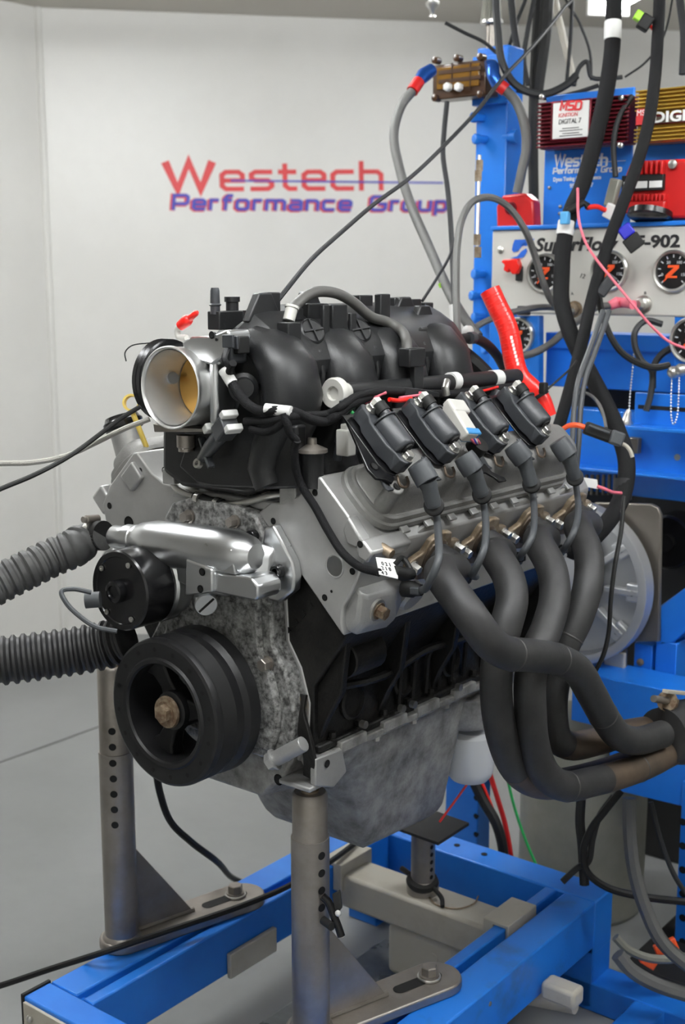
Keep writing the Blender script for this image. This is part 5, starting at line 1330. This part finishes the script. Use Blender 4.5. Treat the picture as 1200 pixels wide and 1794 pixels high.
# looms in front of the console
lm = thing('wire_loom', G(1000, 500, d=2.25), 'thickest black loom, crossing the lettering, in front of the gauge panel', 'wiring')
pA = [G(1078, -60, d=2.25), G(1075, 20, d=2.25), G(1072, 90, d=2.25), G(1062, 160, d=2.25), G(1044, 240, d=2.25), G(1020, 325, d=2.25), G(1000, 370, d=2.25), G(988, 425, d=2.25), G(984, 480, d=2.24), G(984, 530, d=2.22), G(1000, 585, d=2.2), G(1026, 640, d=2.18), G(1052, 690, d=2.15), G(1080, 750, d=2.12), G(1097, 805, d=2.10), G(1094, 855, d=2.08), G(1075, 900, d=2.06), G(1040, 942, d=2.05), G(1015, 965, d=2.05)]
pA = [V((pA[0].x, pA[0].y, CZ))] + pA + [V((.085, .88, .125))]
MB().tube(spline(pA, 8), .0145, 14).build('loom_sleeve', K['loom'], lm)
for q0, q1, m in (((1074, 38), (1073, 70), 'label'), ((993, 388), (989, 412), 'label'), ((1092, 840), (1090, 875), 'wire')):
    MB().tube([G(*q0, d=2.25 if q0[1] < 600 else 2.085), G(*q1, d=2.25 if q0[1] < 600 else 2.08)], .0155, 14).build('paper_tag', K[m], lm)
MB().tube([G(995, 370, d=2.22), G(1022, 355, d=2.22), G(1030, 362, d=2.22)], .0065, 10).build('plug_body', K['rubber'], lm)
MB().box(G(990, 382, d=2.22), (.016, .012, .022)).build('blue_tape', mat('light_blue_tape', (.10, .40, .75, 1), .5), lm, .002)
lB = thing('wire_loom', G(1050, 480, d=2.2), 'slimmer black loom slanting left across the middle gauge', 'wiring')
pB = [G(1158, -60, d=2.2), G(1155, 10, d=2.2), G(1152, 70, d=2.17), G(1147, 140, d=2.16), G(1135, 220, d=2.16), G(1112, 300, d=2.16), G(1088, 365, d=2.17), G(1066, 425, d=2.18), G(1049, 480, d=2.18), G(1034, 535, d=2.18), G(1022, 590, d=2.16), G(1008, 645, d=2.14), G(990, 710, d=2.12), G(975, 760, d=2.1)]
pB = [V((pB[0].x, pB[0].y, CZ))] + pB
MB().tube(spline(pB, 8), .0105, 12).build('loom_sleeve', K['loom'], lB)
MB().tube([G(1154, 38, d=2.2), G(1152, 60, d=2.2)], .0110, 12).build('white_tape', K['label'], lB)
MB().box(G(1130, 40, d=2.18), (.026, .022, .022), frame(RGT * .8 - UPV * .5)).build('plug_body', K['rubber'], lB, .003)
lab(MB().box(G(1121, 30, d=2.18), (.016, .020, .020), frame(RGT * .8 - UPV * .5)).build('plug_lock', K['lime'], lB, .002), 'lime green end')
MB().tube(spline([G(1138, 45, d=2.18), G(1145, 52, d=2.19), G(1150, 58, d=2.19)]), .003, 8).build('red_lead', K['red'], lB)
lab(MB().box(G(1097, 405, d=2.18), (.024, .026, .022), frame(RGT * .6 - UPV * .8)).build('plug_body', K['blueplug'], lB, .003), 'blue plug')
MB().box(G(1110, 425, d=2.18), (.030, .022, .026), frame(RGT * .6 - UPV * .8)).build('plug_cap', K['rubber'], lB, .002)
MB().box(G(1062, 500, d=2.18), (.040, .022, .020), frame(RGT * .8 - UPV * .6)).build('plug_body', K['plastic2'], lB, .003)
# paired grey hoses under the panel
for k, (dx, w) in enumerate(((0, 'left of'), (11, 'right of'))):
    cable([G(1056 + dx, 545, d=2.14), G(1046 + dx, 575, d=2.12), G(1030 + dx, 620, d=2.10), G(1014 + dx, 665, d=2.08), G(1006 + dx, 715, d=2.07), G(1003 + dx, 770, d=2.06), G(998 + dx, 830, d=2.06)], .0050, 'boot', 'thin grey hose dropping beside the loom, %s its twin' % w, 'vacuum_hose', 'hose', 'paired grey hoses')
cable([G(1047, 505, d=2.23), G(1054, 545, d=2.23), G(1070, 590, d=2.225), G(1090, 618, d=2.225), G(1118, 636, d=2.225), G(1145, 644, d=2.23), G(1172, 640, d=2.24)], .0062, 'rubber', 'black cable sagging under the right end of the gauge panel')
cable([G(1160, 568, d=2.27), G(1132, 562, d=2.27), G(1113, 580, d=2.265), G(1112, 605, d=2.265), G(1124, 632, d=2.265), G(1142, 650, d=2.26), G(1140, 690, d=2.26), G(1132, 720, d=2.26)], .0058, 'wire', 'black cable loop hanging in front of the upper blue beam')
cable([G(1185, 605, d=2.31), G(1160, 620, d=2.31), G(1146, 640, d=2.31), G(1143, 680, d=2.31)], .0066, 'rubber', 'short black cable bending down behind the right loop')
cable([G(1012, 330, d=2.21), G(1014, 385, d=2.19), G(1024, 420, d=2.18), G(1045, 455, d=2.14), G(1075, 492, d=2.13), G(1108, 532, d=2.12), G(1140, 570, d=2.12), G(1175, 600, d=2.12), G(1230, 618, d=2.12)], .0024, 'pink', 'pink wire slanting across the gauge panel to the right', 'wire', 'wire')
t = thing('quick_coupling', G(1095, 532, d=2.28), 'pink red hose coupling plugged into the right panel port', 'coupling')
MB().tube([G(1068, 536, d=2.28), G(1080, 530, d=2.28), G(1092, 530, d=2.28), G(1102, 533, d=2.25), G(1109, 534, d=2.24)], [.0085, .0105, .0095, .0075, .0085], 12).build('coupling_body', K['pink'], t)
MB().tube(spline([G(1068, 536, d=2.28), G(1045, 538, d=2.275), G(1020, 556, d=2.27), G(990, 580, d=2.26), G(962, 604, d=2.24), G(930, 620, d=2.22), G(895, 626, d=2.2)]), .0068, 12).build('hose_wall', K['braid'], t)
cable([G(1004, 546, d=2.3), G(985, 545, d=2.29), G(966, 527, d=2.27), G(950, 490, d=2.25), G(936, 445, d=2.23), G(918, 400, d=2.2), G(890, 362, d=2.18), G(860, 346, d=2.16), G(830, 352, d=2.14), G(810, 382, d=2.11), G(801, 430, d=2.08), G(799, 490, d=2.05), G(800, 550, d=2.03), G(803, 600, d=2.02)], .0062, 'braid', 'braided hose arching up over the panel corner and down by the column', 'braided_hose', 'hose')
cable([G(986, 541, d=2.33), G(960, 538, d=2.30), G(920, 542, d=2.24), G(880, 552, d=2.21), G(845, 566, d=2.18), G(825, 580, d=2.16)], .0058, 'braid', 'braided hose lying level under the red rocker handle', 'braided_hose', 'hose')
# hoses of the sensor box
t = thing('braided_hose', G(745, 130, d=2.35), 'braided hose hanging left of the column from a blue and red fitting', 'hose')
MB().tube([G(757, 122, d=2.37), G(742, 132, d=2.36), G(734, 142, d=2.35)], [.012, .014, .011], 12).build('blue_fitting', K['bluefit'], t)
MB().tube([G(734, 142, d=2.35), G(722, 160, d=2.34)], .0115, 12).build('red_collar', K['redpaint'], t)
MB().tube(spline([G(722, 160, d=2.34), G(703, 185, d=2.33), G(690, 235, d=2.32), G(700, 295, d=2.31), G(722, 365, d=2.29), G(748, 425, d=2.26), G(772, 480, d=2.22), G(792, 522, d=2.18), G(815, 560, d=2.14), G(838, 590, d=2.12)], 8), .0088, 12).build('hose_wall', K['braid'], t)
MB().lathe(G(778, 497, d=2.21), V((.3, .2, -.8)), [(-.004, .0105), (.004, .0105)], 14).build('lime_tie', K['lime'], t)
t = thing('braided_hose', G(880, 150, d=2.4), 'braided hose from the box to the small red valve body', 'hose')
MB().tube(spline([G(852, 118, d=2.37), G(862, 116, d=2.37), G(864, 132, d=2.36), G(872, 148, d=2.36)]), .0125, 12).build('blue_fitting', K['bluefit'], t)
MB().tube([G(872, 147, d=2.36), G(886, 158, d=2.36)], .0125, 12).build('red_collar', K['redpaint'], t)
MB().tube(spline([G(886, 158, d=2.36), G(905, 180, d=2.36), G(919, 220, d=2.36), G(922, 260, d=2.365), G(914, 300, d=2.37), G(906, 338, d=2.38)], 8), .0092, 12).build('hose_wall', K['braid'], t)
cable([G(783, 178, d=2.4), G(778, 230, d=2.4), G(776, 270, d=2.39), G(784, 330, d=2.36), G(790, 400, d=2.3), G(793, 460, d=2.22), G(796, 530, d=2.14), G(800, 590, d=2.08)], .0050, 'wire', 'slim dark hose falling straight beside the lettered wall, left of the column', 'vacuum_hose', 'hose')
cable([V((G(1010, -20, d=2.6).x, G(1010, -20, d=2.6).y, CZ)), G(1010, -20, d=2.6), G(985, 18, d=2.55), G(930, 85, d=2.40), G(880, 138, d=2.30), G(835, 195, d=2.24), G(790, 243, d=2.2), G(720, 310, d=2.08), G(655, 358, d=1.98), G(600, 405, d=1.9), G(545, 455, d=1.82), G(505, 503, d=1.76), G(486, 527, d=1.745)], .0036, 'wire', 'long dark cable slanting across the lettering down to the manifold')
cable([G(740, 527, d=2.05), G(765, 488, d=2.12), G(786, 452, d=2.18), G(794, 430, d=2.2)], .0026, 'wire', 'thin cable crossing behind the manifold, near the lime tie')
t = thing('white_fitting', G(790, 545, d=2.1), 'white plastic pipe with a round elbow behind the manifold', 'pipe')
MB().tube([G(793, 535, d=2.1), G(798, 588, d=2.09)], .0062, 12).build('pipe', K['white'], t)
MB().ball(G(820, 580, d=2.08), .010, 7).build('elbow', K['white'], t)
MB().tube([G(812, 640, d=2.07), G(830, 665, d=2.06)], [.006, .010], 12).build('funnel', K['white'], t)
cable([G(780, 596, d=2.02), G(805, 615, d=2.02), G(835, 640, d=2.02), G(862, 668, d=2.03), G(885, 690, d=2.04)], .0135, 'rubber', 'thick black heater hose behind the fuel rail', 'heater_hose', 'hose')
# brass line on the column
t = thing('brass_line', G(838, 350, d=2.36), 'slim steel line with brass nuts up the left edge of the column', 'pipe')
MB().tube([G(840, 272, d=2.36), G(838, 350, d=2.36), G(836, 432, d=2.36)], .0038, 8).build('line', K['zinc'], t)
for px, py in ((840, 290), (838, 308), (836, 420), (837, 442)):
    MB().lathe(G(px, py, d=2.36), (0, 0, 1), [(-.010, .0075), (.010, .0075)], 6).build('nut', K['flange'], t)
# bundle hanging from the ceiling behind the boxes
wires = [([(960, -20), (955, 60), (948, 110), (940, 165)], .013, 2.56, 'thickest black cable dropping from the ceiling behind the red box'),
         ([(945, -20), (940, 70), (936, 150), (934, 250), (936, 400)], .011, 2.60, 'black cable running straight down beside the red box to the panel'),
         ([(868, -20), (872, 50), (880, 110), (905, 150), (950, 165), (990, 150), (1010, 132)], .0075, 2.36, 'black cable curling under the column head towards the red box'),
         ([(895, -20), (902, 60), (910, 110), (915, 160)], .0075, 2.55, 'black cable left of the bundle, dropping past the column'),
         ([(925, -20), (905, 40), (890, 95), (895, 130)], .004, 2.58, 'thin cable slanting left in front of the bundle'),
         ([(938, -20), (925, 50), (918, 100), (925, 150)], .005, 2.58, 'thin cable dropping between the column and bundle'),
         ([(780, 40), (815, 58), (848, 74), (872, 95)], .0035, 2.45, 'short cable end sticking out left of the breather filter'),
         ([(1003, -20), (1000, 60), (995, 120), (992, 150)], .004, 2.6, 'thin cable dropping onto the red box lid'),
         ([(985, -20), (1015, 40), (1033, 90), (1036, 140)], .003, 2.62, 'thin cable bowing right above the red box'),
         ([(970, -20), (985, 60), (1000, 120), (1005, 150)], .008, 2.66, 'beige cable slanting down behind the red box'),
         ([(905, 158), (960, 172), (1010, 162), (1048, 150)], .0042, 2.44, 'thin black cable lying along the top of the red box'),
         ([(1005, 150), (1015, 118), (1028, 108), (1036, 135), (1060, 138), (1090, 135)], .0045, 2.42, 'tangled black lead coiled on top of the red box'),
         ([(1190, -20), (1198, 60), (1196, 130)], .008, 2.45, 'dark cable at the right edge above the gold box'),
         ([(1095, 135), (1130, 110), (1160, 70), (1180, -20)], .0022, 2.5, 'hair thin wire bowing up to the ceiling at the right'),
         ([(1108, 168), (1085, 205), (1075, 250), (1078, 310)], .0052, 2.26, 'grey black lead from the gold box to the pale plug')]
for pts, r, d, l in wires:
    P = [G(x, y, d=d) for x, y in pts]
    if pts[0][1] < 0: P = [V((P[0].x, P[0].y, CZ))] + P
    if pts[-1][1] < 0: P = P + [V((P[-1].x, P[-1].y, CZ))]
    cable(P, r, 'beige' if 'beige' in l else 'wire' if r < .01 else 'rubber', l)
t = thing('lead_plug', G(1070, 340, d=2.26), 'pale grey inline plug left of the red coil block', 'connector')
MB().box(G(1074, 338, d=2.26), (.020, .016, .050), frame(V((.25, 0, 1)))).build('plug_body', K['tank'], t, .003)
MB().box(G(1072, 372, d=2.25), (.026, .014, .026), frame(V((.5, 0, 1)))).build('paper_tag', K['label'], t, .002)
MB().tube(spline([G(1060, 368, d=2.25), G(1045, 362, d=2.24), G(1028, 364, d=2.235)]), .0045, 8).build('red_lead', K['red'], t)
# connector with orange lead behind the last coil, grey leads
t = thing('sensor_connector', G(1050, 755, d=1.98), 'long grey black connector with an orange lead, right of the rear coil', 'connector')
ax = (G(1085, 770, d=1.98) - G(1025, 748, d=1.98)).normalized()
MB().box(G(1050, 758, d=1.98), (.050, .016, .020), (ax, FWD, ax.cross(FWD))).build('plug_body', K['rubber'], t, .003)
MB().box(G(1080, 768, d=1.975), (.022, .017, .022), (ax, FWD, ax.cross(FWD))).build('plug_end', K['boot'], t, .003)
MB().box(G(1050, 752, d=1.965), (.034, .004, .004), (ax, FWD, ax.cross(FWD))).build('latch', K['boot'], t, .001)
MB().tube(spline([G(986, 752, d=2.0), G(996, 746, d=1.99), G(1012, 745, d=1.98), G(1028, 750, d=1.98)]), .0042, 8).build('orange_lead', K['orange'], t)
MB().tube(spline([G(1078, 775, d=1.98), G(1095, 780, d=1.98), G(1104, 790, d=1.98), G(1108, 801, d=1.98)]), .0032, 8).build('cream_lead', K['beige'], t)
cable([G(1010, 688, d=2.1), G(1030, 690, d=2.08), G(1048, 706, d=2.05), G(1058, 730, d=2.02), G(1062, 750, d=2.0)], .0028, 'braid', 'thin grey wire curving to the long connector', 'wire', 'wire')
cable([G(944, 695, d=2.04), G(975, 668, d=2.06), G(1000, 645, d=2.08), G(1010, 632, d=2.1)], .0018, 'rubber', 'tie wire from the red hose to the loom', 'wire', 'wire')
t = thing('flag_lead', G(1030, 848, d=2.02), 'white paper flag on a pink lead, below the rear coil boot', 'connector')
MB().prism([G(x, y, d=2.02) for x, y in ((1020, 836), (1046, 840), (1048, 857), (1022, 852))], FWD * .0015).build('paper_flag', K['label'], t)
MB().tube(spline([G(1046, 852, d=2.02), G(1060, 857, d=2.02), G(1072, 862, d=2.03), G(1088, 864, d=2.05)]), .0028, 8).build('lead', K['pink'], t)
# slim lead down in front of the bright flange
cable([G(1093, 870, d=2.02), G(1088, 930, d=2.0), G(1078, 985, d=1.98), G(1070, 1050, d=1.97), G(1066, 1110, d=1.97), G(1056, 1150, d=1.97), G(1040, 1180, d=1.98), G(1030, 1195, d=2.0)], .0036, 'rubber', 'black lead hanging in front of the bright round flange')

# ------------------------------------------------------------------ cables low down and on the floor
cable([G(-120, 1762, Z=-.60), G(0, 1727, Z=-.56), G(90, 1697, Z=-.515), G(185, 1667, Z=-.462), G(290, 1632, Z=-.458), G(420, 1588, Z=-.458), G(500, 1555, Z=-.459), G(575, 1512, Z=-.466), G(640, 1463, Z=-.474)], .0052, 'rubber', 'long black cable lying across the left post foot and the blue stand')
cable([G(272, 1340, d=1.95), G(280, 1388, d=1.98), G(298, 1438, d=2.02), G(335, 1475, d=2.08), G(375, 1505, d=2.16), G(425, 1546, Z=FZ + .006), G(470, 1560, Z=FZ + .006)], .0058, 'rubber', 'black cable hanging from behind the crank pulley to the floor')
low = [([(812, 1330), (845, 1400), (868, 1440), (880, 1480), (884, 1540)], .010, 2.12, 'rubber', 'thick black cable dropping behind the white oil filter'),
       ([(826, 1330), (856, 1400), (870, 1440), (882, 1490), (890, 1540)], .0035, 2.10, 'red', 'red wire dropping behind the white oil filter'),
       ([(850, 1330), (872, 1400), (884, 1440), (892, 1480), (900, 1540)], .005, 2.14, 'redpaint', 'dull red cable beside the green wire'),
       ([(824, 1366), (798, 1402), (770, 1440)], .0020, 2.05, 'red', 'thin red wire slanting behind the sump'),
       ([(886, 1350), (900, 1410), (920, 1470), (950, 1540)], .0028, 2.12, 'green', 'green wire slanting down in front of the round tank'),
       ([(1088, 1385), (1060, 1420), (1036, 1452), (1022, 1490), (1028, 1526), (1060, 1553), (1120, 1570), (1220, 1582)], .0062, 2.08, 'rubber', 'black cable sweeping across the round tank to the right'),
       ([(1075, 1395), (1050, 1430), (1038, 1470), (1030, 1510), (1012, 1520), (985, 1545)], .0055, 2.10, 'wire', 'dark cable dropping in front of the round tank'),
       ([(1018, 1400), (1016, 1440), (1020, 1480), (1024, 1550)], .0085, 2.11, 'rubber', 'short thick black cable at the middle of the tank'),
       ([(1102, 1398), (1104, 1470), (1112, 1530), (1130, 1590), (1160, 1650), (1230, 1712)], .0115, 2.02, 'braid', 'thick grey hose curving down right in front of the tank'),
       ([(1140, 1405), (1160, 1480), (1185, 1540), (1230, 1600)], .0042, 2.06, 'wire', 'thin cable slanting past the pin holed upright'),
       ([(1078, 1642), (1098, 1662), (1135, 1678), (1180, 1680), (1230, 1670)], .0075, 2.10, 'tank', 'beige grey hose looping low behind the stand leg'),
       ([(1082, 1672), (1104, 1698), (1144, 1722), (1230, 1750)], .0125, 2.03, 'braid', 'thick dark hose lying low at the bottom right')]
for n, (pts, r, d, m, l) in enumerate(low):
    cable([G(x, y, Y=.86 + .012 * n) if n in (0, 1, 2, 4) else G(x, y, d=d) for x, y in pts], r, m, l, 'hose' if 'hose' in l else 'cable', 'hose' if 'hose' in l else 'cable')
q = G(1148, 1672, d=2.13)
t = thing('orange_clip', q, 'orange plastic clip among the hoses at the lower right', 'clip')
MB().box(q + RGT * .018 + UPV * .012, (.040, .012, .022), (RGT * .9 + UPV * .4, FWD, UPV * .9 - RGT * .4)).build('clip_arm', K['orange'], t, .002)
MB().box(q - RGT * .012 - UPV * .012, (.030, .012, .018), (RGT * .8 - UPV * .5, FWD, UPV * .8 + RGT * .5)).build('clip_arm', K['orange'], t, .002)
